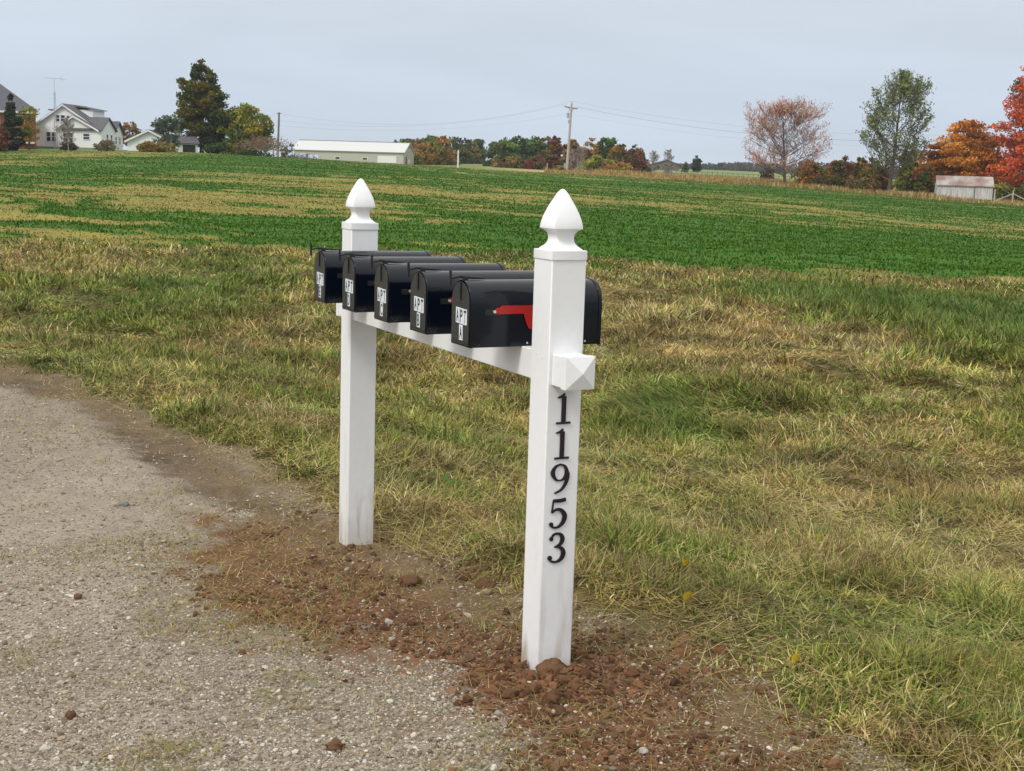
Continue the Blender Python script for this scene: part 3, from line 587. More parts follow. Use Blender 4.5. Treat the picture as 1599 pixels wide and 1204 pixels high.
for (px, py, lb) in ((1066, 884, 'yellow fallen leaf standing in the grass right of the numbers'), (1069, 936, 'dull yellow leaf lower in the grass right of the near post'),
                     (1277, 842, 'bright yellow leaf caught in the grass at middle right'), (1238, 1034, 'yellow green leaf at the edge of the verge at lower right')):
    p = onz(px, py, -.1)
    for _ in range(4): p = onz(px, py, Hs(*p)+.05)
    a = random.uniform(0, 6); V = []; F = []
    for k in range(7):
        t = k/6; w_ = .014*math.sin(PI*min(1, .05+.95*t))*(1.2-.5*t)
        for sg in (-1, 0, 1): V.append((sg*w_, .008*math.sin(t*3)+abs(sg)*.004, .045*t))
    for k in range(6):
        for q in (0, 1): F.append((k*3+q, k*3+q+1, k*3+q+4, k*3+q+3))
    o = mkmesh('fallen_leaf', V, [np.array(F)], M['leaf'], col=np.tile(lin((206, 172, 42)), (len(V), 1)), smooth=True)
    o.location = (p[0], p[1], Hs(*p)+.045); o.rotation_euler = (.4, .5, YAW*-1+.3); tag(o, lb, 'leaf', 'yellow fallen leaves in the verge')

# ------------------------------------------------------------------ mailbox stand
HW = .0635; TP = 1.427; LL = 1.918; RB = .992; B2 = .0508; ZM = 1.0905
stand = empty('mailbox_stand', (0, 0, 0)); tag(stand, 'white vinyl stand of two square posts joined by a rail under black mailboxes', 'mailbox stand')
def sq(poly_r):   # list of (half, z) -> square lathe, rounded a little
    vs = []; fs = []
    for h_, z in poly_r:
        c = h_*.18; q = []
        for sx_, sy_ in ((1, 1), (-1, 1), (-1, -1), (1, -1)):
            for k in range(3):
                t = k/2*PI/2; r = min(.008, h_*.3); cx_, cy_ = (h_-r)*sx_, (h_-r)*sy_
                base = {(1, 1): 0, (-1, 1): PI/2, (-1, -1): PI, (1, -1): 3*PI/2}[(sx_, sy_)]
                q.append((cx_+r*math.cos(base+t), cy_+r*math.sin(base+t), z))
        vs += q
    n = 12; k = len(poly_r)
    fs = [(i*n+j, i*n+(j+1) % n, (i+1)*n+(j+1) % n, (i+1)*n+j) for i in range(k-1) for j in range(n)]
    fs += [tuple(range(n))[::-1], tuple((k-1)*n+j for j in range(n))]
    return vs, fs
CAPP = [(.0672, -.029), (.0672, -.0005), (.0655, .0005), (.055, .001), (.0548, .004), (.0505, .0075), (.044, .013), (.0385, .020), (.0350, .028), (.0336, .037), (.0340, .046), (.0365, .054), (.041, .0605), (.0475, .0655), (.0530, .0685), (.0545, .070),
        (.0545, .072), (.0540, .079), (.0520, .091), (.0488, .104), (.0444, .118), (.0388, .133), (.0325, .148), (.0255, .163), (.0178, .178), (.0110, .189), (.006, .1945), (.002, .197)]
def post(y, zb):
    m = MB(); m.box((0, y, (TP+zb)/2), (HW, HW, (TP-zb)/2)); p = m.build('post', M['vinyl'], stand, bevel=.004, smooth=True)
    v, f = sq(CAPP); m = MB(); m.add([(a, b+y, c+TP+.029-.027) for a, b, c in v], f); m.build('finial_cap', M['vinyl'], p, smooth=True)
    return p
p_near = post(0, -.25); p_far = post(LL, -.33)
m = MB(); m.box((0, LL/2, RB+B2-.0015), (B2-.001, LL/2-HW+.001, B2-.0005)); rail = m.build('crossrail', M['vinyl'], stand, bevel=.003, smooth=True)
for sgn, y0, nm in ((-1, -HW, 'n'), (1, LL+HW, 'f')):
    m = MB(); m.box((0, y0+sgn*.050, RB+B2), (B2, .050, B2)); blk = m.build('rail_end', M['vinyl'], stand, bevel=.002)
    m = MB(); y1 = y0+sgn*.068; y2 = y0+sgn*.1008; h_ = B2+.0025; ya = y0+sgn*.118
    m.add([(s_*h_, yy, RB+B2+t_*h_) for yy in (y1, y2) for s_, t_ in ((-1, -1), (1, -1), (1, 1), (-1, 1))]+[(0, ya, RB+B2)],
          [(0, 3, 2, 1), (0, 1, 5, 4), (1, 2, 6, 5), (2, 3, 7, 6), (3, 0, 4, 7), (4, 5, 8), (5, 6, 8), (6, 7, 8), (7, 4, 8)]); m.build('pyramid_cap', M['vinyl'], blk)
for zz, yy in ((1.085, .02), (1.075, -.02), (.985, .045)): m = MB(); m.tube([(-HW-.0012, yy, zz), (-HW+.001, yy, zz)], .0022, 8); m.build('screw', M['zinc'], p_near)

# house numbers: strokes of varying width
def stroke(pts, n=10):
    """Catmull-Rom through (x,z,w) -> ribbon outline"""
    P = [np.array(p, float) for p in pts]; P = [2*P[0]-P[1]]+P+[2*P[-1]-P[-2]]; out = []
    for i in range(1, len(P)-2):
        for k in range(n):
            t = k/n; a, b, c, d = P[i-1], P[i], P[i+1], P[i+2]
            out.append(.5*((2*b)+(c-a)*t+(2*a-5*b+4*c-d)*t*t+(-a+3*b-3*c+d)*t**3))
    out.append(P[-2]); out = np.array(out); tg = np.gradient(out[:, :2], axis=0); tg /= np.linalg.norm(tg, axis=1)[:, None]+1e-9
    nn = np.stack([-tg[:, 1], tg[:, 0]], -1)*out[:, 2:3]/2
    return out[:, :2]+nn, out[:, :2]-nn
def ribbon(mb, pts, y0, y1, ox, oz, s):
    pts = [(p[0], p[1], p[2]*1.13+.008) for p in pts]
    l, r = stroke(pts); n = len(l)
    q = [(ox+a*s, y, oz+b*s) for y in (y0, y1) for a, b in np.concatenate([l, r])]
    f = []
    for i in range(n-1):
        f += [(i, i+1, n+i+1, n+i), (2*n+i, 3*n+i, 3*n+i+1, 2*n+i+1), (i, 2*n+i, 2*n+i+1, i+1), (n+i, n+i+1, 3*n+i+1, 3*n+i)]
    f += [(0, n, 3*n, 2*n), (n-1, 3*n-1, 4*n-1, 2*n-1)]
    mb.add(q, f)
def dot(mb, cx_, cz_, r, y0, y1, ox, oz, s):
    mb.prism([(ox+(cx_+r*math.cos(t*PI/8))*s, oz+(cz_+r*math.sin(t*PI/8))*s) for t in range(16)], y0, y1)
GL = {'1': ([[(.02, .40, .13), (.02, -.44, .13)], [(-.24, -.475, .05), (.28, -.475, .05)], [(-.21, .36, .03), (-.06, .40, .06), (.04, .48, .05)]], []),
 '9': ([[(.0, .475, .04), (-.17, .40, .07), (-.27, .20, .125), (-.16, -.01, .07), (0, -.06, .035), (.15, .0, .07), (.245, .18, .12), (.17, .40, .07), (0, .475, .04)], [(.27, .18, .13), (.265, .0, .12), (.20, -.20, .09), (.05, -.38, .06), (-.18, -.48, .035)]], []),
 '5': ([[(-.19, .43, .085), (.05, .42, .10), (.26, .45, .10)], [(-.19, .45, .035), (-.215, .22, .035), (-.24, .04, .04)], [(-.24, .03, .04), (-.08, .13, .06), (.10, .10, .10), (.235, -.08, .14), (.19, -.30, .12), (.03, -.45, .07), (-.14, -.47, .05), (-.27, -.40, .05)]], [(-.25, -.36, .075)]),
 '3': ([[(-.22, .32, .05), (-.13, .44, .06), (.0, .475, .06), (.15, .42, .10), (.205, .27, .13), (.14, .12, .10), (.0, .045, .05), (-.08, .03, .035)], [(-.06, .03, .035), (.08, .02, .07), (.21, -.07, .11), (.255, -.22, .14), (.18, -.39, .11), (.02, -.475, .06), (-.15, -.46, .05), (-.27, -.38, .05)]], [(-.21, .31, .07), (-.245, -.33, .08)])}
for i, ch in enumerate('11953'):
    m = MB(); st, dt = GL[ch]; s = .102; zc = .912-.1182*i; oxx = -.004-.0015*i; yb = -HW-.0045
    for p in st:
        if len(p) == 2: p = [p[0], tuple((a+b)/2 for a, b in zip(*p)), p[1]]
        ribbon(m, p, -HW+.0005, yb-.0003*st.index(p if p in st else st[0]) if False else yb, oxx, zc, s)
        yb -= .0003
    for d_ in dt: dot(m, *d_, -HW+.0005, yb, oxx, zc, s); yb -= .0003
    o = m.build('house_number', M['digit'], p_near); o['label'] = 'dark serif numeral %s on the near post' % ch

# ------------------------------------------------------------------ mailboxes
W2 = .0762; WALL = .146; BOXL = .50
def arch(w2, wall, z0=0., n=14, r=None):
    pts = [(-w2, z0), (w2, z0)]
    for k in range(n+1):
        t = PI*k/n; pts.append((w2*math.cos(t), wall+w2*math.sin(t)))
    return pts
XF = lambda a, b, x: (x, a, b)        # outline (y,z) swept along x
def letter_mesh(ch, h_, w_):
    cu = bpy.data.curves.new('t', 'FONT'); cu.body = ch; cu.align_x = 'CENTER'; cu.size = 1; cu.extrude = .0; cu.offset = .02; cu.resolution_u = 3
    o = bpy.data.objects.new('t', cu); COL.objects.link(o); me = bpy.data.meshes.new_from_object(o.evaluated_get(bpy.context.evaluated_depsgraph_get()))
    vs = [v.co.copy() for v in me.vertices]; fs = [tuple(p.vertices) for p in me.polygons]
    bpy.data.objects.remove(o); bpy.data.curves.remove(cu)
    x0 = min(v.x for v in vs); x1 = max(v.x for v in vs); y0 = min(v.y for v in vs); y1 = max(v.y for v in vs)
    return [((v.x-(x0+x1)/2)/(x1-x0)*w_, (v.y-(y0+y1)/2)/(y1-y0)*h_) for v in vs], fs
bpy.context.view_layer.update()
LET = {c: letter_mesh(c, .044, .0195) for c in 'APTBCDE'}
def sticker(ch, y, z, parent, tilt=0.):
    m = MB(); xo = -.0032; hw, hh = .0142, .0262
    def R(a, b): return (a*math.cos(tilt)-b*math.sin(tilt), a*math.sin(tilt)+b*math.cos(tilt))
    q = [R(a, b) for a, b in ((-hw, -hh), (hw, -hh), (hw, hh), (-hw, hh))]
    m.prism([(y+a, z+b) for a, b in q], xo, xo-.0008, XF)
    vs, fs = LET[ch]; vv = [R(-a, b) for a, b in vs]      # the front faces -X, so its right is -Y
    m.add([(xo-.0013, y+a, z+b) for a, b in vv], fs, 1)
    o = m.build('letter_sticker', [M['sticker'], M['ink']], parent); o['label'] = 'white sticker with black letter %s' % ch
    return o
def mailbox():
    r = empty('mailbox', (0, 0, 0))
    m = MB(); out = arch(W2, WALL); n = len(out)
    m.prism(out, 0, BOXL, XF)
    body = m.build('body', M['black'], r, smooth=True, bevel=.0015)
    for x0, x1, g in ((.000, .012, .0022), (BOXL-.010, BOXL+.003, .0026)):
        m = MB(); m.prism([(a*(1+g/W2), b+(g if b > .01 else -.0006)) for a, b in out], x0, x1, XF); m.build('rim', M['black'], body, smooth=True, bevel=.0012)
    m = MB(); m.box((.17, 0, -.0002), (.06, W2*.8, .0015))
    # side swage line, rivets and hinge bracket
    for x_, z_ in ((.215, .012), (.44, .012)):
        for s_ in (-1, 1): m2 = MB(); m2.tube([(x_, s_*(W2-.001), z_), (x_, s_*(W2+.002), z_)], .0035, 8); m2.build('rivet', M['zinc'], body)
    for s_ in (-1, 1): m2 = MB(); m2.tube([(.105, s_*(W2-.001), .016), (.105, s_*(W2+.0016), .016)], .003, 8); m2.build('rivet', M['blackmat'], body)
    for s_ in (-1, 1):
        m2 = MB(); m2.tube([(.026+.014*math.cos(t), s_*(W2+.0015), .020+.014*math.sin(t)) for t in np.linspace(PI*.9, PI*2.1, 9)], .0016, 6); m2.build('hinge', M['blackmat'], body)
    m = MB(); m.prism(arch(W2-.005, WALL-.001, .004), -.003, .004, XF); door = m.build('door', M['blackdoor'], r, smooth=True, bevel=.001)
    m = MB(); m.box((-.0045, 0, .012), (.0016, W2-.010, .0014)); m.build('fold_line', M['blackmat'], door)
    # latch on the crown: strap down the door, arm, upright grip
    zt = WALL+W2
    m = MB(); m.box((-.0052, 0, zt-.035), (.0018, .0042, .030)); m.tube([(-.006, 0, zt-.064), (-.0035, 0, zt-.064)], .006, 8)
    m.tube([(.085, 0, zt+.0055), (.06, 0, zt+.006), (.03, 0, zt+.008), (.004, 0, zt+.011)], [.002, .004, .0045, .0055], 6)
    m.box((.012, 0, zt+.004), (.010, .006, .006))
    m.tube([(.004, 0, zt+.011), (-.010, 0, zt+.012), (-.038, 0, zt+.006)], [.0055, .0045, .004], 6)
    m.box((-.042, 0, zt+.006), (.004, .0035, .027)); m.build('latch', M['blackmat'], r, bevel=.0008)
    # flag folded back along the near side
    y_ = -W2-.0025
    m = MB(); m.box((.083, y_+.001, .118), (.030, .002, .010)); br = m.build('flag_bracket', M['blackmat'], r, bevel=.001)
    m = MB(); pl = [(.090, .112), (.196, .112), (.206, .082), (.218, .060), (.262, .060), (.262, .141), (.112, .141), (.106, .134), (.090, .133)]
    m.prism(pl, y_-.0016, y_-.0036); m.box((.146, y_-.0045, .116), (.05, .0012, .0028)); fl = m.build('flag', M['red'], r)
    m = MB(); m.tube([(.0865, y_+.001, .121), (.0865, y_-.006, .121)], .0052, 10); m.build('rivet', M['zinc'], fl)
    return r
def tree_copy(o, parent=None):
    c = o.copy(); COL.objects.link(c); c.parent = parent
    for ch in list(o.children): tree_copy(ch, c)
    return c
box0 = mailbox()
desc = ['black mailbox lettered APT A, nearest the camera, its red flag seen beside the near post', 'black mailbox lettered APT B, second from the near post', 'black mailbox lettered APT C, in the middle of the row',
        'black mailbox lettered APT D, second from the far post', 'black mailbox lettered APT E, last in the row by the far post']
boxes = [box0]+[tree_copy(box0) for _ in range(4)]
for k, o in enumerate(boxes):
    o.location = (-.2465, .234+.3761*k, ZM); o.rotation_euler.z = [0, .004, -.004, .006, -.003][k]; tag(o, desc[k], 'mailbox', 'black mailboxes in a row on the white rail')
    door = [c for c in o.children if c.name.startswith('door')][0]; j = [0, .001, -.001, .0015, 0][k]
    for i, ch in enumerate('APT'): sticker(ch, .019-.0305*i, .102-.001*i+j, door, [.0, .03, -.02][i])
    sticker('ABCDE'[k], -.0105+j, .0455, door, [-.03, .02, .04, -.03, .02][k])
# ------------------------------------------------------------------ trees
def tubes_np(S, n=4):
    """S rows: ax ay az bx by bz ra rb -> verts, quads"""
    S = np.array(S); a = S[:, :3]; b = S[:, 3:6]; t = b-a; t /= np.linalg.norm(t, axis=1)[:, None]+1e-9
    ref = np.where(np.abs(t[:, 2:3]) < .9, np.array([[0, 0, 1.]]), np.array([[1., 0, 0]])); u = np.cross(t, ref); u /= np.linalg.norm(u, axis=1)[:, None]; v = np.cross(t, u)
    an = np.arange(n)*2*PI/n; ring = u[:, None]*np.cos(an)[None, :, None]+v[:, None]*np.sin(an)[None, :, None]
    V = np.concatenate([a[:, None]+ring*S[:, 6][:, None, None], b[:, None]+ring*S[:, 7][:, None, None]], 1)
    base = (np.arange(len(S))*2*n)[:, None]; j = np.arange(n)
    Q = np.stack([base+j, base+(j+1) % n, base+n+(j+1) % n, base+n+j], -1).reshape(-1, 4)
    return V.reshape(-1, 3), Q
def leaves_np(C, size, col, flat=.0):
    n = len(C); a = RS.normal(size=(n, 3)); a /= np.linalg.norm(a, axis=1)[:, None]; b = np.cross(a, RS.normal(size=(n, 3))); b /= np.linalg.norm(b, axis=1)[:, None]
    a = a*size[:, None]; b = b*size[:, None]*.7
    V = np.stack([C-a, C+b*.9-a*.1, C+a, C-b*.9+a*.15], 1).reshape(-1, 3); i = np.arange(n)*4
    return V, np.stack([i, i+1, i+2, i+3], -1), np.repeat(col, 4, 0)
def branches(h, r0, spread, seed, levels=4, upward=.5, nb=(5, 4, 4, 3), trunk=.3, env=None):
    rnd = random.Random(seed); S = []; tips = []
    def grow(p, d, ln, r, lv):
        k = 3; q = p
        for i in range(k):
            d = (d+Vector((rnd.uniform(-1, 1), rnd.uniform(-1, 1), rnd.uniform(-.6, 1)))*.16+Vector((0, 0, upward*.07*lv))).normalized()
            e_ = q+d*ln/k; ra = r*(1-.45*i/k); rb = r*(1-.45*(i+1)/k); S.append((*q, *e_, ra, rb)); q = e_
            if lv < levels and i >= 1:
                for _ in range(nb[min(lv, 3)]//2):
                    side = Vector((rnd.uniform(-1, 1), rnd.uniform(-1, 1), rnd.uniform(-.2, .7))).normalized()
                    grow(q, (d*.55+side*.85).normalized(), ln*rnd.uniform(.45, .68), rb*.55, lv+1)
            if lv >= levels-1: tips.append(q.copy())
        if lv < levels: grow(q, d, ln*.6, r*.5, lv+1)
        else: tips.append(q.copy())
    # trunk with limbs leaving it all the way up
    n = 9; q = Vector((0, 0, -.3)); d = Vector((0, 0, 1)); tr = []
    for i in range(n):
        d = (d+Vector((rnd.uniform(-1, 1), rnd.uniform(-1, 1), 0))*.05+Vector((0, 0, .2))).normalized(); e_ = q+d*(h*.9+.3)/n
        ra = r0*(1-i/n)**.9+.02; rb = r0*(1-(i+1)/n)**.9+.02; tr.append((*q, *e_, ra*(1.25 if i == 0 else 1), rb)); q = e_; f = (i+1)/n
        if f > trunk:
            for _ in range(nb[0]):
                az = rnd.uniform(0, 2*PI); el = .15+.75*f; ln = spread*(env(f) if env else math.sin(PI*min(1, (f-trunk)/(1-trunk)*.8+.25)))*rnd.uniform(.75, 1.1)*.62
                grow(q-d*rnd.uniform(0, h*.08), Vector((math.cos(az)*math.cos(el), math.sin(az)*math.cos(el), math.sin(el))), ln, rb*.42, 1)
    return tr, S, tips
TREES = []
def tree(name, label, px, ybase, ytop, wpx, d, cols, style='round', leaves=2600, lsize=.26, trunk=.18, seed=0, bark='bark', group=None, cat='tree', gap=.0, nclump=None):
    b = at(px, ybase, d); top = at(px, ytop, d); zg = min(Hs(b[0], b[1]), b[2]+.1) ; h = top[2]-zg; wd = wpx*d/F_/2
    root = empty(name, (b[0], b[1], zg)); tag(root, label, cat, group)
    rs = np.random.RandomState(seed+int(px)*3+17); cols = np.array([lin(c)*1.05*(1.55 if c[1] >= c[0]*.93 else 1.15) for c in cols])
    tb = max(.10, h*.022)
    if style in ('bare', 'sparse'):
        env = (lambda f: max(.25, math.sin(PI*min(1, f*.78+.12)))) if style == 'bare' else (lambda f: .35+.85*math.sin(PI*(.12+.86*f)))
        tr, S, tips = branches(h*.93, tb*.8, wd*1.25, seed+5, levels=3, nb=(6, 6, 4, 2) if leaves > 3000 else (4, 4, 4, 2), trunk=trunk, env=env)
        T = np.array([t[:] for t in tips]); S = np.array(S)
        # fit the crown to its envelope
        rr = np.hypot(T[:, 0], T[:, 1]); sc = wd/np.percentile(rr, 90 if leaves > 3000 else 97); sz = h/np.percentile(T[:, 2], 99.7)
        if leaves > 3000:
            S = S[np.hypot(S[:, 3], S[:, 4])*sc < wd*(1.0+.14*rs.rand(len(S)))]; T = T[rr*sc < wd*1.08]
        S[:, [0, 1, 3, 4]] *= sc; S[:, [2, 5]] *= sz; T[:, :2] *= sc; T[:, 2] *= sz; tr = np.array(tr); tr[:, [2, 5]] *= sz
        S[:, 6:8] = np.maximum(S[:, 6:8], .022*d/225)
        V, Q = tubes_np(tr, 8); mkmesh('trunk', V, [Q], M[bark], root, smooth=True)
        V, Q = tubes_np(S, 3)
        br = mkmesh('branches', V, [Q], M[bark], root)
        if leaves:
            pw = np.hypot(T[:, 0], T[:, 1])+.4; i = rs.choice(len(T), leaves, p=pw/pw.sum()); cl = rs.randint(0, max(1, len(T)//6), len(T))
            keep = rs.rand(leaves) < np.where(vn(T[i, 0]*.7+seed, T[i, 2]*.7+T[i, 1]*.5, 3) > gap, 1, .12); i = i[keep]
            C = T[i]+rs.normal(0, .22*max(1, h/16), (len(i), 3)); ci = (vn(T[i, 0]*.9, T[i, 2]*.9+T[i, 1], 9)*len(cols)*.999+rs.normal(0, .5, len(i))).clip(0, len(cols)-1).astype(int)
            V, Q, c = leaves_np(C, lsize*rs.uniform(.6, 1.2, len(C)), cols[ci]*rs.uniform(.7, 1.3, (len(C), 1)))
            mkmesh('crown', V, [Q], M['leaf'], root, col=c)
        return root
    nc = nclump or 60
    # clump centres inside the envelope
    C = []; R = []
    z0 = h*trunk
    while len(C) < nc:
        f = rs.rand()
        if style == 'cone': r = (1-f)**.85*(.35+.65*min(1, f*6))
        elif style == 'egg': r = max(0, 1-f**2.6)**.75*(.72+.34*min(1, f*3.5))
        elif style == 'flat': r = math.sqrt(max(0, 1-(f*1.02)**2.6))*.98+.02
        elif style == 'tier': r = (1-f)**.42*(.6+.5*min(1, f*4))*(1+.10*math.sin(f*26+seed))
        elif style == 'dome': r = max(0, 1-f**2.2)**.5*(.85+.15*min(1, f*5))
        else: r = math.sqrt(max(0, 1-((f-.42)/.60)**2)) if f > .42 else math.sqrt(max(0, 1-((f-.42)/.62)**2))
        a = rs.rand()*2*PI; q = rs.rand()**.42
        if rs.rand() > r*1.05+.08: continue
        lob = 1+.16*math.sin(a*3+seed)+.12*math.sin(a*5+f*9+seed)
        rr = wd*max(r, .04)*q*.88*lob
        C.append((rr*math.cos(a), rr*math.sin(a), z0+f*(h-z0)*.95)); R.append(max(.28, wd*(.21 if nc > 80 else .27)*(.55+.7*rs.rand())*(.5+.6*r)))
    C = np.array(C); R = np.array(R); zmax = (C[:, 2]+R*.6).max(); C[:, 2] = z0+(C[:, 2]-z0)*(h-z0-R.mean()*.5)/(zmax-R.mean()*.5-z0)
    S = []
    for c, r in zip(C, R):
        f = min(.86, max(trunk*.9, c[2]/h*.72)); s0 = np.array((0, 0, h*f)); mid = (s0+c)/2+np.array((0, 0, -.05*h*rs.rand())); r0 = tb*.28*(1-f*.6)
        S.append((*s0, *mid, r0, r0*.6)); S.append((*mid, *c, r0*.6, r0*.2))
    S = np.array(S)
    tr = [(0, 0, -.4, 0, 0, h*.12, tb*1.25, tb)]+[(0, 0, h*(.12+.2*k), 0, 0, h*(.32+.2*k), tb*(1-.23*k), tb*(.77-.23*k)) for k in range(4)]
    V, Q = tubes_np(tr, 8); mkmesh('trunk', V, [Q], M[bark], root, smooth=True)
    V, Q = tubes_np(S, 4); mkmesh('limbs', V, [Q], M[bark], root)
    n = leaves; wgt = R**2; i = rs.choice(len(C), n, p=wgt/wgt.sum()); dv = rs.normal(size=(n, 3)); dv /= np.linalg.norm(dv, axis=1)[:, None]
    dv *= (rs.rand(n)**.4)[:, None]; dv[:, 2] *= .62 if style != 'tier' else .42
    P = C[i]+dv*R[i][:, None]*1.15; P = P[P[:, 2] > .05]; i = i[:len(P)] if len(P) == n else i[(C[i]+dv*R[i][:, None]*1.15)[:, 2] > .05]
    base = (vn(C[:, 0]*.5+seed, C[:, 2]*.5+C[:, 1]*.4, 5)*len(cols)*1.1+rs.normal(0, .55, len(C))).clip(0, len(cols)-1).astype(int)
    col = cols[base[i]]*rs.uniform(.68, 1.35, (len(P), 1))*(.9+.2*rs.rand(len(C)))[i][:, None]
    V, Q, c = leaves_np(P, lsize*rs.uniform(.6, 1.25, len(P)), col)
    mkmesh('crown', V, [Q], M['leaf'], root, col=c)
    return root
DG = [(52, 66, 34), (64, 78, 40), (44, 58, 32)]; OL = [(78, 84, 36), (96, 96, 38), (62, 74, 34), (104, 84, 36)]
YG = [(118, 122, 44), (98, 108, 40), (138, 124, 46), (78, 92, 38)]; OR = [(156, 108, 52), (138, 96, 48), (162, 122, 60), (116, 94, 46)]
RD = [(160, 66, 44), (176, 78, 48), (140, 58, 42), (182, 94, 56)]; BR = [(124, 104, 64), (106, 92, 58), (138, 112, 66)]; MG = [(70, 92, 46), (84, 104, 50), (58, 80, 42)]; MR = [(112, 64, 54), (124, 78, 62), (98, 66, 54)]
T = tree
# around the houses at left
T('pine_tree', 'dark narrow evergreen in front of the brick house at the left edge', 20, 236, 148, 44, 205, [(36, 46, 34), (46, 56, 38)], 'cone', 5200, .26, .03, 1)
T('maple_tree', 'thin yellow leaved tree between the dark evergreen and the white house', 46, 236, 166, 34, 208, YG+[(150, 120, 50)], 'round', 700, .22, .2, 2)
T('shrub', 'rusty brown shrub at the left edge under the brick house', 2, 236, 198, 26, 200, [(120, 78, 60), (104, 70, 56)], 'round', 1400, .2, .05, 3, cat='shrub')
T('bare_tree', 'small leafless tree on the lawn in front of the white house', 107, 238, 184, 30, 207, BR, 'bare', 60, .12, .3, 4, 'barklight')
T('shrub', 'dark reddish shrub under the front gable of the white house', 107, 233, 221, 26, 211, [(92, 66, 62), (78, 66, 58)], 'round', 900, .16, .02, 5, cat='shrub')
T('shrub', 'tan and brown shrub at the front corner of the white house', 165, 237, 218, 32, 209, [(128, 100, 80), (112, 92, 74), (100, 96, 66)], 'round', 1300, .16, .02, 6, cat='shrub')
T('oak_tree', 'orange brown tree rising behind the right end of the white house', 203, 232, 190, 34, 246, BR+[(134, 96, 52)], 'round', 900, .24, .2, 7)
T('ornamental_grass', 'wide golden ornamental grass clump before the white garage', 233, 239, 220, 34, 207, [(146, 116, 66), (132, 108, 60), (120, 104, 56)], 'flat', 2400, .16, .02, 8, cat='shrub')
T('shrub', 'greenish brown clump right of the golden ornamental grass', 257, 239, 221, 32, 207, [(128, 112, 62), (104, 100, 54)], 'flat', 2200, .16, .02, 9, cat='shrub')
T('pear_tree', 'grey green thin tree between the garage and the tall cypress', 264, 240, 180, 46, 212, [(74, 86, 70), (86, 96, 78), (92, 84, 70)], 'round', 1700, .22, .24, 10)
T('cypress_tree', 'tallest dark olive tree behind the small garage at left', 315, 240, 92, 84, 222, [(58, 68, 30), (82, 80, 30), (46, 58, 30), (96, 84, 32)], 'egg', 17000, .24, .06, 11, nclump=170)
T('maple_tree', 'yellow green rounded tree right of the tall olive one', 385, 244, 162, 86, 220, YG+[(86, 96, 38), (70, 84, 38)], 'round', 8500, .25, .10, 12, nclump=120)
T('apple_tree', 'low spreading nearly leafless apple tree by the tall pole at left', 414, 246, 210, 88, 208, [(110, 96, 76), (120, 98, 82)], 'round', 1500, .14, .3, 13, 'barklight')
T('shrub', 'dark green bushes at the foot of the yellow green tree', 345, 243, 222, 60, 214, DG+OL, 'flat', 2200, .22, .02, 14, cat='shrub')
T('shrub', 'low dark hedge under the spreading apple tree', 392, 246, 231, 60, 212, DG, 'flat', 1600, .18, .02, 15, cat='shrub')
# woods behind the cream barn
g1 = 'trees of the wood behind the right end of the cream barn'
for i, (px, yb, yt, wp, d, c, st, lb) in enumerate([
    (617, 257, 219, 14, 400, DG, 'cone', 'narrow dark conifer just behind the right end of the cream barn'),
    (640, 258, 216, 34, 390, DG+MG, 'round', 'dark green tree at the left end of the wood beside the barn'),
    (655, 260, 217, 38, 375, BR+OR, 'round', 'russet tree second from the barn in the small wood'),
    (672, 260, 211, 36, 385, MG+OR[:1], 'round', 'tall green topped tree in the middle of the wood beside the barn'),
    (690, 262, 212, 34, 380, OR+BR, 'round', 'orange topped tree at the centre of the wood beside the barn'),
    (712, 263, 213, 44, 390, DG+[(92, 84, 50)], 'round', 'broad dark olive tree behind the white post'),
    (733, 264, 218, 30, 395, DG+BR[:1], 'round', 'dark tree at the right end of the wood beside the barn'),
    (743, 262, 219, 16, 405, [(64, 78, 64)], 'sparse', 'thin see-through tree standing at the right tip of that wood'),
    (646, 258, 232, 28, 340, [(146, 112, 62), (128, 104, 60)], 'round', 'small yellow brown tree nearest the barn wall'),
    (682, 262, 228, 42, 345, OL+[(134, 104, 54)], 'round', 'low olive and gold tree at the front of the wood beside the barn')]):
    T('wood_tree', lb, px, yb+2, yt, wp*1.45, d, c+[(84, 88, 46)], 'dome' if st == 'round' else st, 4200 if st != 'cone' else 900, .40, .02, 30+i, group=g1, nclump=79)
g2 = 'trees of the middle wood behind the crossarm pole'
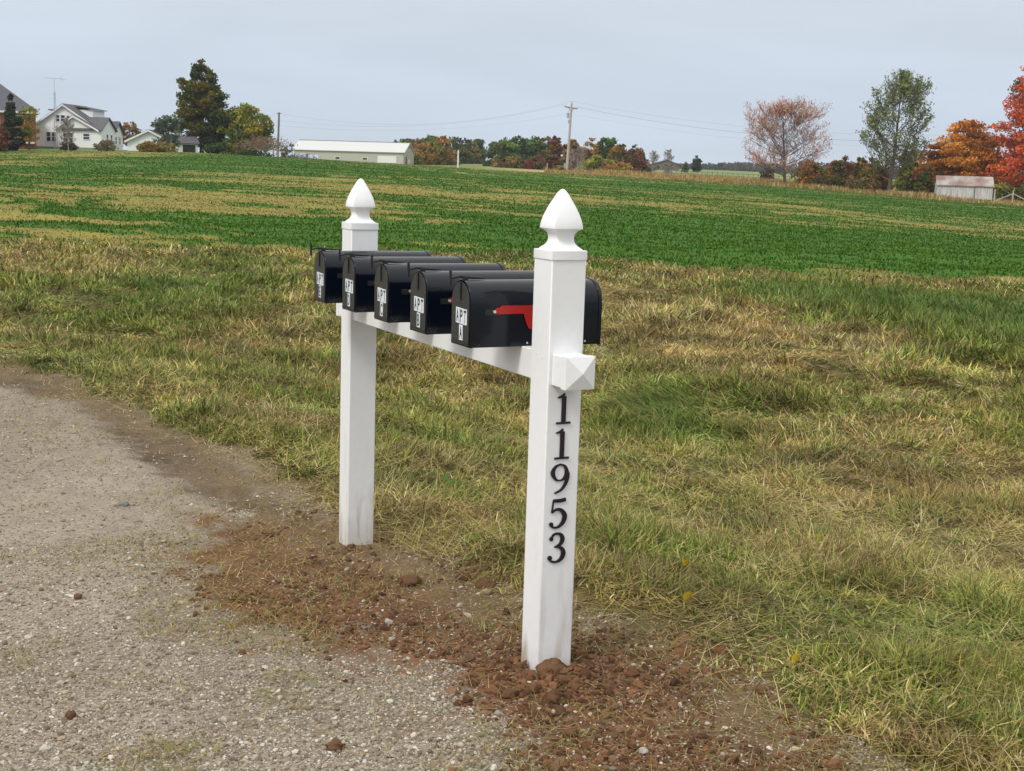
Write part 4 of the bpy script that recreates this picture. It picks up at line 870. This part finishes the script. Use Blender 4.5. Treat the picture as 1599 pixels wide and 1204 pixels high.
for i, (px, yb, yt, wp, d, c, st, lb) in enumerate([
    (786, 268, 216, 40, 345, DG+MG, 'round', 'dark green tree at the left end of the middle wood'),
    (808, 268, 213, 44, 350, MG+DG, 'round', 'large green round tree left in the middle wood'),
    (832, 269, 213, 44, 350, DG+MG[:1], 'round', 'dark green tree with a broad crown, third from the left of the middle wood'),
    (851, 270, 214, 34, 355, OL+BR, 'round', 'brownish olive tree in the middle wood left of the crossarm pole'),
    (866, 270, 213, 22, 355, MR+OR[:1], 'round', 'pinkish red tree just left of the crossarm pole'),
    (852, 270, 234, 26, 330, MR+[(108, 70, 56)], 'round', 'dull red tree low in front of the green ones left of the pole'),
    (834, 270, 245, 26, 320, [(116, 44, 58), (104, 48, 52)], 'round', 'crimson bush at the foot of the middle wood'),
    (797, 268, 240, 36, 325, DG+BR[:1], 'flat', 'low dark undergrowth tree at the left foot of the middle wood'),
    (893, 271, 219, 24, 350, BR+MR, 'round', 'brown red tree just right of the crossarm pole'),
    (921, 272, 216, 34, 355, OR+BR, 'round', 'orange brown tall tree right of the pole in the middle wood'),
    (946, 273, 216, 32, 355, DG+MG, 'round', 'dark green topped tree at the right of the middle wood'),
    (968, 274, 226, 34, 345, OL+OR[:2], 'round', 'olive and rust tree near the right end of the middle wood'),
    (990, 275, 226, 32, 345, BR+MR+DG[:1], 'round', 'rust red tree at the right end of the middle wood'),
    (1001, 275, 240, 16, 350, DG, 'round', 'small dark tree at the right tip of the middle wood'),
    (930, 273, 244, 34, 300, [(132, 132, 52), (112, 116, 48)], 'round', 'bright yellow green bush right of the crossarm pole'),
    (957, 274, 252, 36, 298, OR[:1]+[(140, 118, 56)], 'flat', 'low golden brown bush right of the yellow green one')]):
    T('wood_tree', lb, px, yb+2, yt-1, wp*1.5, d, c+[(84, 86, 46)], 'dome' if st == 'round' else st, 5600, .38, .02, 50+i, group=g2, nclump=79)
T('bare_tree', 'pale leafless shrubby tree right behind the crossarm pole', 901, 272, 228, 34, 290, BR, 'bare', 60, .14, .1, 71, 'barklight')
T('shrub', 'golden shrub at the foot of the crossarm pole', 876, 271, 258, 26, 225, [(150, 126, 68), (130, 116, 60)], 'flat', 900, .18, .02, 72, cat='shrub')
T('bare_tree', 'pale bare tree left of the brown barn in the distance', 1018, 275, 235, 20, 330, BR, 'bare', 0, .1, .1, 73, 'barklight')
T('bare_tree', 'bare tree rising behind the roof of the brown barn', 1044, 266, 233, 18, 560, BR, 'bare', 0, .1, .2, 74, 'barklight')
T('bare_tree', 'short pale bare tree in front of the brown barn', 1041, 275, 254, 16, 330, BR, 'bare', 60, .1, .1, 75, 'barklight')
T('pine_tree', 'small dark evergreen right of the brown barn', 1070, 270, 253, 12, 420, DG, 'cone', 900, .3, .02, 76)
T('pine_tree', 'dark round topped evergreen alone on the far meadow', 1087, 267, 243, 17, 450, [(40, 54, 38), (50, 62, 42)], 'egg', 1600, .36, .02, 77)
T('shrub', 'dark bush left of the foot of the pink leaved tree', 1197, 284, 261, 20, 280, [(60, 58, 46), (84, 62, 50)], 'round', 1100, .22, .03, 78, cat='shrub')
# right side
T('maple_tree', 'nearly bare tree with thin pinkish red leaves standing alone at right', 1225, 292, 153, 122, 206, [(196, 150, 132), (178, 130, 110), (206, 166, 150), (172, 116, 94), (156, 128, 110)], 'bare', 13000, .11, .22, 80, gap=.18)
T('tulip_tree', 'tall open green tree with visible limbs at right', 1388, 302, 110, 100, 212, [(88, 102, 58), (104, 112, 60), (76, 92, 56), (98, 100, 66)], 'sparse', 9500, .19, .16, 81, gap=.32)
g3 = 'small trees of the hedgerow at right'
for i, (px, yb, yt, wp, d, c, st, lb) in enumerate([
    (1262, 294, 247, 48, 222, BR+OR[:2]+OL[:1], 'round', 'russet small tree just right of the pink leaved tree'),
    (1300, 296, 250, 36, 226, BR+OR[1:2], 'round', 'brown orange small tree second in the hedgerow'),
    (1318, 297, 243, 36, 232, BR+MR[:1], 'round', 'dull brown tree left of the tall green tree'),
    (1342, 299, 246, 30, 228, BR+DG[:1], 'round', 'dark brown tree close left of the tall green tree'),
    (1360, 300, 247, 34, 222, OL+BR, 'round', 'olive brown small tree against the tall green tree'),
    (1376, 301, 262, 28, 216, OR+BR, 'round', 'rusty bush at the left foot of the tall green tree'),
    (1416, 303, 225, 50, 228, YG+OL, 'round', 'yellow green tree behind and right of the tall green tree'),
    (1345, 300, 276, 50, 213, OL+BR, 'flat', 'low olive brush in the hedgerow left of the tall tree'),
    (1290, 296, 272, 56, 214, BR+OL[:1], 'flat', 'low brown brush between the pink tree and the tall green tree'),
    (1448, 306, 262, 34, 222, YG+[(150, 108, 46)], 'round', 'yellow bush left of the white shed')]):
    T('hedgerow_tree', lb, px, yb+1, yt, wp*1.1, d, c+[(92, 84, 54), (104, 88, 62)], 'dome' if st == 'round' else st, 3800, .23, .02, 90+i, group=g3, nclump=70)
T('oak_tree', 'large rounded orange oak behind the white shed', 1506, 310, 184, 134, 228, [(182, 114, 42), (164, 98, 38), (142, 88, 38), (188, 130, 54)], 'tier', 18000, .24, .05, 110, nclump=200)
T('oak_tree', 'darker orange oak left of the large one, low branches over the field edge', 1462, 308, 222, 90, 226, [(178, 116, 48), (156, 104, 46), (140, 92, 42)], 'tier', 7500, .23, .06, 111, nclump=95)
T('maple_tree', 'bright red maple at the right edge in front of the dark tall tree', 1612, 312, 90, 150, 222, [(196, 84, 46), (178, 72, 46), (206, 104, 56), (160, 80, 52), (186, 84, 52)], 'tier', 13000, .24, .10, 112, nclump=140)
T('oak_tree', 'tallest brown olive tree behind the red maple at the right edge', 1604, 310, 62, 92, 240, [(84, 72, 50), (104, 70, 50), (74, 72, 46)], 'egg', 8000, .25, .1, 113, nclump=110)
T('shrub', 'olive shrub behind the wooden fence right of the shed', 1560, 318, 282, 56, 219, OL+[(120, 116, 62)], 'flat', 2200, .2, .02, 114, cat='shrub')
T('shrub', 'dark shrub behind the fence at the right edge', 1602, 320, 284, 40, 217, DG+OL, 'flat', 1500, .2, .02, 115, cat='shrub')
# trees far behind the barn roof
for (px, yt, wp, d, lb) in ((445, 229, 16, 420, 'small dark far tree left of the cream barn'), (456, 226, 12, 430, 'dark far tree touching the left end of the cream barn'), (754, 233, 10, 430, 'lone thin tree in the gap between the two woods')):
    T('far_tree', lb, px, 256, yt, wp, d, [(58, 70, 64), (70, 78, 70)], 'round', 500, .35, .05, 120+px, nclump=22)
# distant wooded skyline: one mass nobody could count
def far_woods():
    rs = np.random.RandomState(5); P = []; R = []
    for (x0, x1, y0, dd, hh, n) in ((1040, 1300, 0, 980, 7, 420), (-400, 300, 0, 1500, 9, 300), (430, 1050, 0, 1600, 11, 420), (1250, 2300, 0, 800, 9, 600)):
        for _ in range(n):
            px = rs.uniform(x0, x1); d = dd*rs.uniform(.97, 1.08); p = at(px, hy(px), d); z = Hs(p[0], p[1]); hgt = hh*rs.uniform(.75, 1.0)*(.7+.6*vn(np.array([px*.03]), np.array([1.]), 3)[0])
            for k in range(3): P.append((p[0]+rs.normal(0, 3), p[1]+rs.normal(0, 3), z+hgt*(.1+.24*k))); R.append(hgt*.34)
    P = np.array(P); R = np.array(R); m = 26; n = len(P)*m; i = np.repeat(np.arange(len(P)), m); q = P[i]+rs.normal(size=(n, 3)).clip(-1.3, 1.3)*R[i][:, None]*.6
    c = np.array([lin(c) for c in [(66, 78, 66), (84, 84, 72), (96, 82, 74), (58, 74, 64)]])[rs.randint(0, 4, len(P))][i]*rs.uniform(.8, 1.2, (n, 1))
    V, Q, c = leaves_np(q, np.full(n, .9), c); o = mkmesh('far_woods', V, [Q], M['leaf'], col=c); tag(o, 'blue grey wooded skyline beyond the meadow', 'woods', kind='stuff')
far_woods()

# ------------------------------------------------------------------ buildings
VD = lambda px: (lambda r: math.atan2(r[0], r[1]))(ray(px, hy(px)))     # view azimuth of a pixel column
def place(px, py, d, turn):
    """local frame: +u to the viewer's right, +v away, turned by turn; returns location and rotation"""
    p = at(px, py, d); return (p[0], p[1], p[2]), -VD(px)+turn
def gable(u0, u1, v0, v1, ze, zr, ur=None, axis='v', over=.35, th=.16):
    """outline polys for a gable block: returns wall MB and roof MB.  axis 'v': ridge runs away, gable faces the viewer"""
    w_ = MB(); r_ = MB()
    if axis == 'v':
        ur = (u0+u1)/2 if ur is None else ur
        w_.prism([(u0, 0), (u1, 0), (u1, ze), (ur, zr), (u0, ze)], v0, v1)
        for ua in (u0, u1):
            dx = ua-ur; k = (zr-ze)/abs(dx); uo = ua+math.copysign(over, dx); zo = ze-k*over
            r_.prism([(ur, zr+.02), (uo, zo+.02), (uo, zo+.02+th), (ur, zr+.02+th)], v0-over, v1+over)
    else:
        ur = (v0+v1)/2 if ur is None else ur; fn = lambda a, b, y: (y, a, b)
        w_.prism([(v0, 0), (v1, 0), (v1, ze), (ur, zr), (v0, ze)], u0, u1, fn)
        for va in (v0, v1):
            dx = va-ur; k = (zr-ze)/abs(dx); vo = va+math.copysign(over, dx); zo = ze-k*over
            r_.prism([(ur, zr+.02), (vo, zo+.02), (vo, zo+.02+th), (ur, zr+.02+th)], u0-over, u1+over, fn)
    return w_, r_
def join(*ms):
    o = MB()
    for m in ms: o.add(m.v, m.f)
    return o
def window(parent, u, z, w_, h_, v, side=None, panes=True, name='window'):
    """window on the front (plane v) or, with side, on the plane u=side at depth v"""
    def bx(m, cu, cz, hw, hh, dep, off, mi=0):
        if side is None: m.box((cu, v-off, cz), (hw, dep, hh), mi=mi)
        else: m.box((side+off, cu, cz), (dep, hw, hh), mi=mi)
    f = MB(); t = .09
    for s_ in (-1, 1): bx(f, u+s_*(w_/2+t/2), z, t/2, h_/2+t, .05, .02); bx(f, u, z+s_*(h_/2+t/2), w_/2, t/2, .05, .02)
    if panes: bx(f, u, z, w_/2, .035, .03, .02)
    fo = f.build(name, M['trim'], parent); g = MB(); bx(g, u, z, w_/2, h_/2, .02, .008); g.build('pane', M['glass'], fo); return fo
# white farmhouse
loc, rz = place(57, 231, 226, -.42)
zg = Hs(loc[0], loc[1]); loc = (loc[0], loc[1], loc[2]-.15)
hs = empty('farmhouse', loc, rz); tag(hs, 'white one and a half storey farmhouse with grey gabled roofs at left', 'house')
wA, rA = gable(0, 9.4, 0, 9, 3.75, 6.9, 4.45); wB, rB = gable(3.7, 10.3, -1.2, 3.0, 3.2, 5.15, 6.6); wC, rC = gable(5.0, 10.9, -1.19, 4.6, 3.19, 5.0, 1.7, 'u', .3)
rB2 = rB; wD, rD = gable(7.0, 10.5, 4.7, 8.8, 2.9, 4.6, None, 'u', .4)
join(wA, wB, wC, wD).build('wall', M['siding'], hs)
rf = join(rA, rB, rC, rD).build('roof', M['shingle'], hs)
m = MB(); m.box((6.6, 5.6, 5.75), (1.25, 2.4, .55)); dm = m.build('dormer', M['siding'], hs); m = MB(); m.add([(5.0, 2.9, 6.85), (8.2, 2.9, 6.3), (8.2, 8.3, 6.3), (5.0, 8.3, 6.85), (5.0, 2.9, 6.97), (8.2, 2.9, 6.42), (8.2, 8.3, 6.42), (5.0, 8.3, 6.97)], [(0, 1, 2, 3), (7, 6, 5, 4), (0, 4, 5, 1), (1, 5, 6, 2), (2, 6, 7, 3), (3, 7, 4, 0)]); m.build('roof', M['shingle'], dm)
m = MB(); m.box((1.9, 5.5, 5.6), (1.1, 1.5, .5)); dm2 = m.build('dormer', M['siding'], hs); m = MB(); m.box((1.8, 5.5, 6.2), (1.4, 1.8, .09)); m.build('roof', M['shingle'], dm2)
m = MB()
for (ua, za, ub, zb, v) in ((-.35, 3.5, 4.45, 6.86, -.37), (4.45, 6.86, 9.75, 3.44, -.37), (3.35, 2.95, 6.6, 5.12, -1.57), (6.6, 5.12, 10.65, 2.97, -1.57)):
    m.prism([(ua, za-.16), (ub, zb-.16), (ub, zb+.12), (ua, za+.12)], v-.05, v)
m.build('gable_trim', M['trim'], hs)
m = MB(); m.box((4.7, 4.5, .2), (4.73, 4.53, .22)); m.box((7.0, .9, .2), (3.33, 2.13, .22)); m.build('foundation', M['barklight'], hs)
for (u, z, w_, h_, v) in ((2.0, 1.95, .62, 1.35, 0), (2.85, 1.95, .62, 1.35, 0), (3.5, 4.8, .62, .95, 0), (4.35, 4.8, .62, .95, 0), (5.2, 4.8, .4, .8, 0), (5.2, 1.9, .6, 1.35, -1.2), (6.1, 1.9, .6, 1.35, -1.2), (8.55, 2.1, .95, .85, -1.2)): window(hs, u, z, w_, h_, v)
for (v, z) in ((1.2, 1.9), (2.9, 1.9)): window(hs, v, z, .6, 1.2, 0, side=10.9)
for v in (5.8, 7.4): window(hs, v, 1.7, .6, 1.1, 0, side=10.5)
# brick house
loc, rz = place(57, 232, 215, .06); loc = (loc[0], loc[1], loc[2]-.2)
bh = empty('brick_house', loc, rz); tag(bh, 'red brick house with dark slate hip roof cut by the left edge', 'house')
m = MB(); m.box((-7, 5, 2.75), (7, 5, 2.75)); m.build('wall', M['brick'], bh)
m = MB(); E0 = 5.5; o_ = .5
m.add([(-14-o_, -o_, E0), (o_, -o_, E0), (o_, 10+o_, E0), (-14-o_, 10+o_, E0), (-9.2, 5, E0+4.1), (-4.6, 5, E0+4.1)], [(0, 3, 2, 1), (0, 1, 5, 4), (1, 2, 5), (2, 3, 4, 5), (3, 0, 4)]); m.build('roof', M['shingle2'], bh)
m = MB(); m.box((-7, -o_-.03, E0-.12), (7+o_, .04, .14)); m.box((o_+.03, 5, E0-.12), (.04, 5+o_, .14)); m.build('fascia', M['trim'], bh)
for u in (-2.4, -5.5): window(bh, u, 1.8, 1.0, 1.5, 0); window(bh, u, 4.3, .9, 1.2, 0)
m = MB(); m.box((-1.2, -.5, 1.0), (.9, .5, .12)); m.build('porch_step', M['trim'], bh)
# lattice aerial tower
p = at(87, 232, 223); ht = at(87, 122, 223)[2]-p[2]; an = empty('antenna_tower', tuple(p)); tag(an, 'tall thin lattice television mast beside the white farmhouse', 'antenna')
m = MB(); tri = [(math.cos(a)*.3, math.sin(a)*.3) for a in (0, 2.1, 4.2)]; hm = ht*.80
for q in tri: m.tube([(q[0], q[1], -.2), (q[0]*.45, q[1]*.45, hm)], .030, 5)
for k in range(14):
    z0, z1 = hm*k/14, hm*(k+1)/14; s0, s1 = 1-.55*k/14, 1-.55*(k+1)/14
    for j in range(3): a = tri[j]; b = tri[(j+1) % 3]; m.tube([(a[0]*s0, a[1]*s0, z0), (b[0]*s1, b[1]*s1, z1)], .016, 4)
m.build('lattice_mast', M['galv'], an); m = MB(); m.tube([(0, 0, hm-.3), (0, 0, ht)], .03, 6); m.build('mast_tube', M['galv'], an)
va = -VD(87); cu, su = math.cos(va), math.sin(va)
m = MB(); m.tube([(-1.5*cu, -1.5*su, ht-.02), (1.6*cu, 1.6*su, ht-.1)], .03, 5)
for k in range(9): t = -1.4+k*.36; ln = .75-.05*k; m.tube([(t*cu-ln*su*-1*.9, t*su-ln*cu*.9, ht), (t*cu+ln*su*-1*.9, t*su+ln*cu*.9, ht)], .015, 4)
m.tube([(.9*cu, .9*su, ht-.1), (1.15*cu, 1.15*su, ht+.55)], .02, 4); m.tube([(1.0*cu, 1.0*su, ht+.1), (1.0*cu, 1.0*su, ht-.5)], .02, 4); m.build('aerial', M['galv'], an)
# two white garages
loc, rz = place(199, 237.5, 218, -.25); g_ = empty('garage', (loc[0], loc[1], loc[2]-.2), rz); tag(g_, 'white gabled garage left of the golden ornamental grass', 'garage')
w_, r_ = gable(0, 6.6, 0, 7, 1.95, 3.55, 3.3); w_.build('wall', M['siding'], g_); r_.build('roof', M['shingle'], g_)
m = MB(); m.prism([(-.35, 1.62), (3.3, 3.4), (3.3, 3.66), (-.35, 1.9)], -.42, -.36); m.prism([(3.3, 3.4), (6.95, 1.62), (6.95, 1.9), (3.3, 3.66)], -.42, -.36); m.build('gable_trim', M['trim'], g_)
m = MB(); m.box((3.4, -.03, .95), (1.5, .04, .95)); m.build('door', M['trim'], g_)
loc, rz = place(275, 240, 216, .12); g_ = empty('garage', (loc[0], loc[1], loc[2]-.2), rz); tag(g_, 'small white garage with grey roof and dark open door', 'garage')
w_, r_ = gable(0, 3.3, 0, 6, 1.75, 2.75, None, 'u', .25); w_.build('wall', M['siding'], g_); r_.build('roof', M['shingle'], g_)
m = MB(); m.box((1.95, -.03, .85), (.95, .04, .75)); m.build('door', M['darkin'], g_); m = MB(); m.box((2.98, -.04, .9), (.06, .05, .9)); m.box((.93, -.04, .9), (.06, .05, .9)); m.box((1.95, -.04, 1.66), (1.1, .05, .06)); m.build('door_frame', M['trim'], g_)
# cream pole barn
loc, rz = place(497, 250.5, 305, -.30); pb = empty('pole_barn', (loc[0], loc[1], loc[2]-.3), rz); tag(pb, 'long low cream metal barn with white roof beyond the field', 'barn')
s = 305/F_; Lm = 19.3; Lo = -5.6; dp = 9.5; ze = 2.55; zr = 4.6
w_, _ = gable(0, Lm, 0, dp, ze, zr, None, 'u'); w_.build('wall', M['metalcream'], pb)
_, r_ = gable(Lo, Lm, 0, dp, ze, zr, None, 'u', .3, .12); r_.build('roof', M['roofwhite'], pb)
m = MB(); m.prism([(0, -.1), (dp, -.1), (dp, ze), (dp/2, zr), (0, ze)], Lm+.012, Lm+.05, lambda a, b, y: (y, a, b)); m.build('gable_wall', M['metalshade'], pb)
for v in (.05, dp-.05): m = MB(); m.box((Lo/2, v, ze-.45), (-Lo/2, .05, .42)); m.build('lean_to_fascia', M['metalcream'], pb)
for u in (Lo+.15, Lo/2):
    for v in (.12, dp-.12): m = MB(); m.box((u, v, ze/2-.3), (.09, .09, ze/2)); m.build('support_post', M['poledark'], pb)
for u in (4.4, 10.6): window(pb, u, .95, 1.0, .45, 0, panes=False)
m = MB(); m.box((15.6, -.04, .95), (2.1, .05, .75)); m.build('overhead_door', M['trim'], pb)
m = MB(); m.box((Lm+.07, 2.2, .8), (.03, .4, .9)); m.build('door', M['darkin'], pb); m = MB(); m.box((Lm+.07, 4.9, .65), (.03, .5, .45)); m.build('hatch', M['trim'], pb); m = MB(); m.box((Lm+.07, dp/2, 3.75), (.03, .25, .2)); m.build('vent', M['darkin'], pb)
m = MB(); m.box((Lo/2+Lm/2, dp/2, zr+.16), ((Lm-Lo)/2+.3, .12, .05)); m.build('ridge_cap', M['poledark'], pb)
# brown barn in the distance
loc, rz = place(1017, 264, 520, .05); bb = empty('brown_barn', (loc[0], loc[1], loc[2]-.4), rz); tag(bb, 'low dark brown barn with wide gable on the far meadow', 'barn')
w_, r_ = gable(0, 10.4, 0, 14, 2.2, 3.9, 6.0, 'v', .4, .2); w_.build('wall', M['brownmetal'], bb); r_.build('roof', M['shingle'], bb)
m = MB(); m.box((2.2, -.04, 1.2), (.7, .05, .6)); m.build('door', M['darkin'], bb); m = MB(); m.box((6.4, -.04, 1.6), (1.6, .05, .5)); m.build('opening', M['darkin'], bb)
m = MB(); m.box((-2.6, 3, 1.0), (2.4, 2, 1.1)); m.build('lean_to', M['brownmetal'], bb)
# white shed at right
loc, rz = place(1463, 306.5, 206, .10); sh = empty('shed', (loc[0], loc[1], loc[2]-.25), rz); tag(sh, 'low weathered white board shed with rusty tin roof at right', 'shed')
w_, r_ = gable(0, 7.6, 0, 4, 1.9, 3.15, None, 'u', .18, .08); w_.build('wall', M['oldwood'], sh); r_.build('roof', M['rust'], sh)
m = MB(); m.box((5.1, -.05, 1.0), (.05, .05, .95)); m.build('downpipe', M['poledark'], sh)
# fence at right edge
def rail_post(m, u, h_): m.box((u, 0, h_/2-.2), (.09, .09, h_/2+.2))
p0 = at(1552, 317, 204); rzf = -VD(1552)+.1; fn = empty('wooden_fence', (p0[0], p0[1], p0[2]), rzf); tag(fn, 'grey wooden fence posts with slanting brace rails beside the shed', 'fence')
for u, h_ in ((0, 1.9), (2.45, 1.8), (5.0, 1.8)): m = MB(); rail_post(m, u, h_); m.build('post', M['pole'], fn)
for a, b in (((.1, .25), (2.35, 1.35)), ((2.55, 1.35), (4.9, .2))):
    m = MB(); m.tube([(a[0], 0, a[1]), (b[0], 0, b[1])], .075, 6); m.build('brace_rail', M['pole'], fn)
# thin posts
for (px, yb, yt, d, mt, rr, lb) in ((715, 264, 235, 222, 'trim', .13, 'short pale post standing at the skyline before the left wood'), (427, 247, 231, 212, 'barklight', .10, 'short pale fence post by the apple tree, left one'),
                                (433.5, 247, 230, 212, 'pole', .10, 'short pale fence post by the apple tree, right one'), (352, 242, 225, 216, 'barklight', .1, 'short grey post under the yellow green tree'),
                                (854, 272, 255, 215, 'pole', .09, 'grey stub post left of the crossarm pole')):
    p = at(px, yb, d); h_ = at(px, yt, d)[2]-p[2]; m = MB(); m.tube([(0, 0, -.5), (0, 0, h_-.05), (0, 0, h_)], [rr, rr*.9, rr*.55], 8); o = m.build('post', M[mt], loc=tuple(p)); tag(o, lb, 'post')

# ------------------------------------------------------------------ utility poles and wires
d1 = 224; pb_ = at(884.5, 273, d1); pt_ = at(892.8, 161.5, d1); up_ = empty('utility_pole', tuple(pb_)); tag(up_, 'leaning grey utility pole with crossarm and transformer at the middle', 'utility pole')
dv = pt_-pb_; Lp = float(np.linalg.norm(dv)); dv = dv/Lp; fwd = np.array([math.sin(VD(885)), math.cos(VD(885)), 0]); rgt = np.array([fwd[1], -fwd[0], 0])
m = MB(); m.tube([tuple(dv*t) for t in (-.6, Lp*.45)], [.26, .21], 10); m.tube([tuple(dv*t) for t in (Lp*.45, Lp)], [.205, .15], 10); shf = m.build('shaft', M['pole'], up_, smooth=True)
def ax(t, a): return tuple(dv*t+rgt*a[0]+np.array([0, 0, a[1]]))
aL = at(881.5, 166.5, d1)-pb_; aR = at(902, 170, d1)-pb_
m = MB(); m.tube([tuple(aL), tuple(aR)], .10, 6); ca = m.build('crossarm', M['poledark'], up_)
m = MB(); m.tube([tuple(aL*.7+aR*.3), tuple(dv*Lp*.88)], .04, 5); m.tube([tuple(aL*.25+aR*.75), tuple(dv*Lp*.88)], .04, 5); m.build('brace', M['poledark'], ca)
for q in (.03, .97): c = aL*(1-q)+aR*q; m = MB(); m.tube([tuple(c), tuple(c+np.array([0, 0, .28]))], [.03, .06], 6); m.build('insulator', M['galv'], ca)
m = MB(); m.tube([tuple(dv*Lp), tuple(dv*Lp+np.array([0, 0, .35]))], [.03, .07], 6); m.build('insulator', M['galv'], up_)
c = at(887, 180, d1)-pb_; m = MB(); m.tube([tuple(c+np.array([0, 0, z])) for z in (-.45, -.42, .38, .45)], [.18, .22, .22, .1], 10); m.tube([tuple(c+np.array([0, 0, .4])), tuple(c+np.array([0, 0, .75]))], [.04, .03], 6); m.build('transformer', M['galv'], up_, smooth=True)
m = MB(); m.tube([tuple(at(888.5, 187, d1)-pb_), tuple(at(888, 193, d1)-pb_)], [.13, .1], 6); m.build('cutout', M['galv'], up_)
m = MB(); m.box(tuple(at(882, 259, d1)-pb_), (.14, .14, .4)); m.build('meter_box', M['galv'], up_)
d2 = 213; qb = at(433.5, 247, d2); qt = at(435.8, 175.5, d2); u2 = empty('utility_pole', tuple(qb)); tag(u2, 'dark thin utility pole beside the apple tree at left', 'utility pole')
m = MB(); m.tube([(0, 0, -.5), tuple(qt-qb)], [.19, .14], 8); m.build('shaft', M['poledark'], u2, smooth=True)
m = MB(); m.tube([tuple(at(432, 177, d2)-qb), tuple(at(439.5, 177.5, d2)-qb)], .05, 5); m.build('bracket', M['poledark'], u2)
def wire(label, a, b, sag, r=.013, cat='wire'):
    pts = [tuple(np.array(a)*(1-t)+np.array(b)*t-np.array([0, 0, sag*4*t*(1-t)])) for t in np.linspace(0, 1, 33)]
    m = MB(); m.tube(pts, r, 4); o = m.build('power_line', M['wire']); tag(o, label, cat, 'power lines strung between the poles'); return o
top = pt_+np.array([0, 0, .35]); wl = pb_+aL+np.array([0, 0, .28]); wr = pb_+aR+np.array([0, 0, .28]); nb_ = at(890, 177, d1)
wire('highest power line from the middle pole to the dark pole at left', top, at(436, 177, d2), 2.6, .008)
wire('second power line down between the middle pole and the dark pole at left', wl, at(436, 188, d2), 2.0, .008)
wire('lowest power line between the middle pole and the dark pole at left', nb_, at(436, 196, d2), 1.6, .007)
e1 = at(1900, 150, 330); e2 = at(1900, 160, 330); e3 = at(1900, 172, 330)
wire('thin upper power line from the middle pole off to the right edge', top, at(1720, 198, 235), 3.0, .009)
wire('thick power line from the crossarm off to the right edge', wr, at(1720, 204, 235), 3.3, .015)
wire('faint lowest power line from the middle pole off to the right edge', nb_, at(1720, 212, 235), 3.2, .006)
wire('service line from the dark pole toward the white farmhouse', at(435.5, 178, d2), at(192, 201, 228), .9, .01)
# far meadow fence
fe = empty('meadow_fence', tuple(at(1040, 273, 330))); tag(fe, 'thin dark fence line crossing the far meadow', 'fence'); f0 = at(1040, 273, 330)
PL = []
for k in range(26):
    px = 1040+k*8; p = at(px, hy(px), 300-k*.6); z = Hs(p[0], p[1]); PL.append(np.array([p[0], p[1], z])-f0)
m = MB()
for h_ in (.5, 1.0): m.tube([tuple(q+np.array([0, 0, h_])) for q in PL], .05, 4)
m.build('fence_rail', M['poledark'], fe)
for q in PL: m = MB(); m.tube([tuple(q-np.array([0, 0, .2])), tuple(q+np.array([0, 0, 1.2]))], .07, 5); m.build('post', M['poledark'], fe)

# thin autumn haze
m, nt, o = new_mat('haze_air'); v = nt.nodes.new('ShaderNodeVolumePrincipled'); v.inputs['Density'].default_value = HAZE
v.inputs['Color'].default_value = (.93, .96, 1, 1); v.inputs['Anisotropy'].default_value = .2; L(nt, v.outputs[0], o.inputs['Volume'])
mb = MB(); mb.box((CAM[0], CAM[1], 19), (2500, 2500, 27)); hz = mb.build('haze', m); tag(hz, 'thin pale haze over the fields', 'haze', kind='stuff')
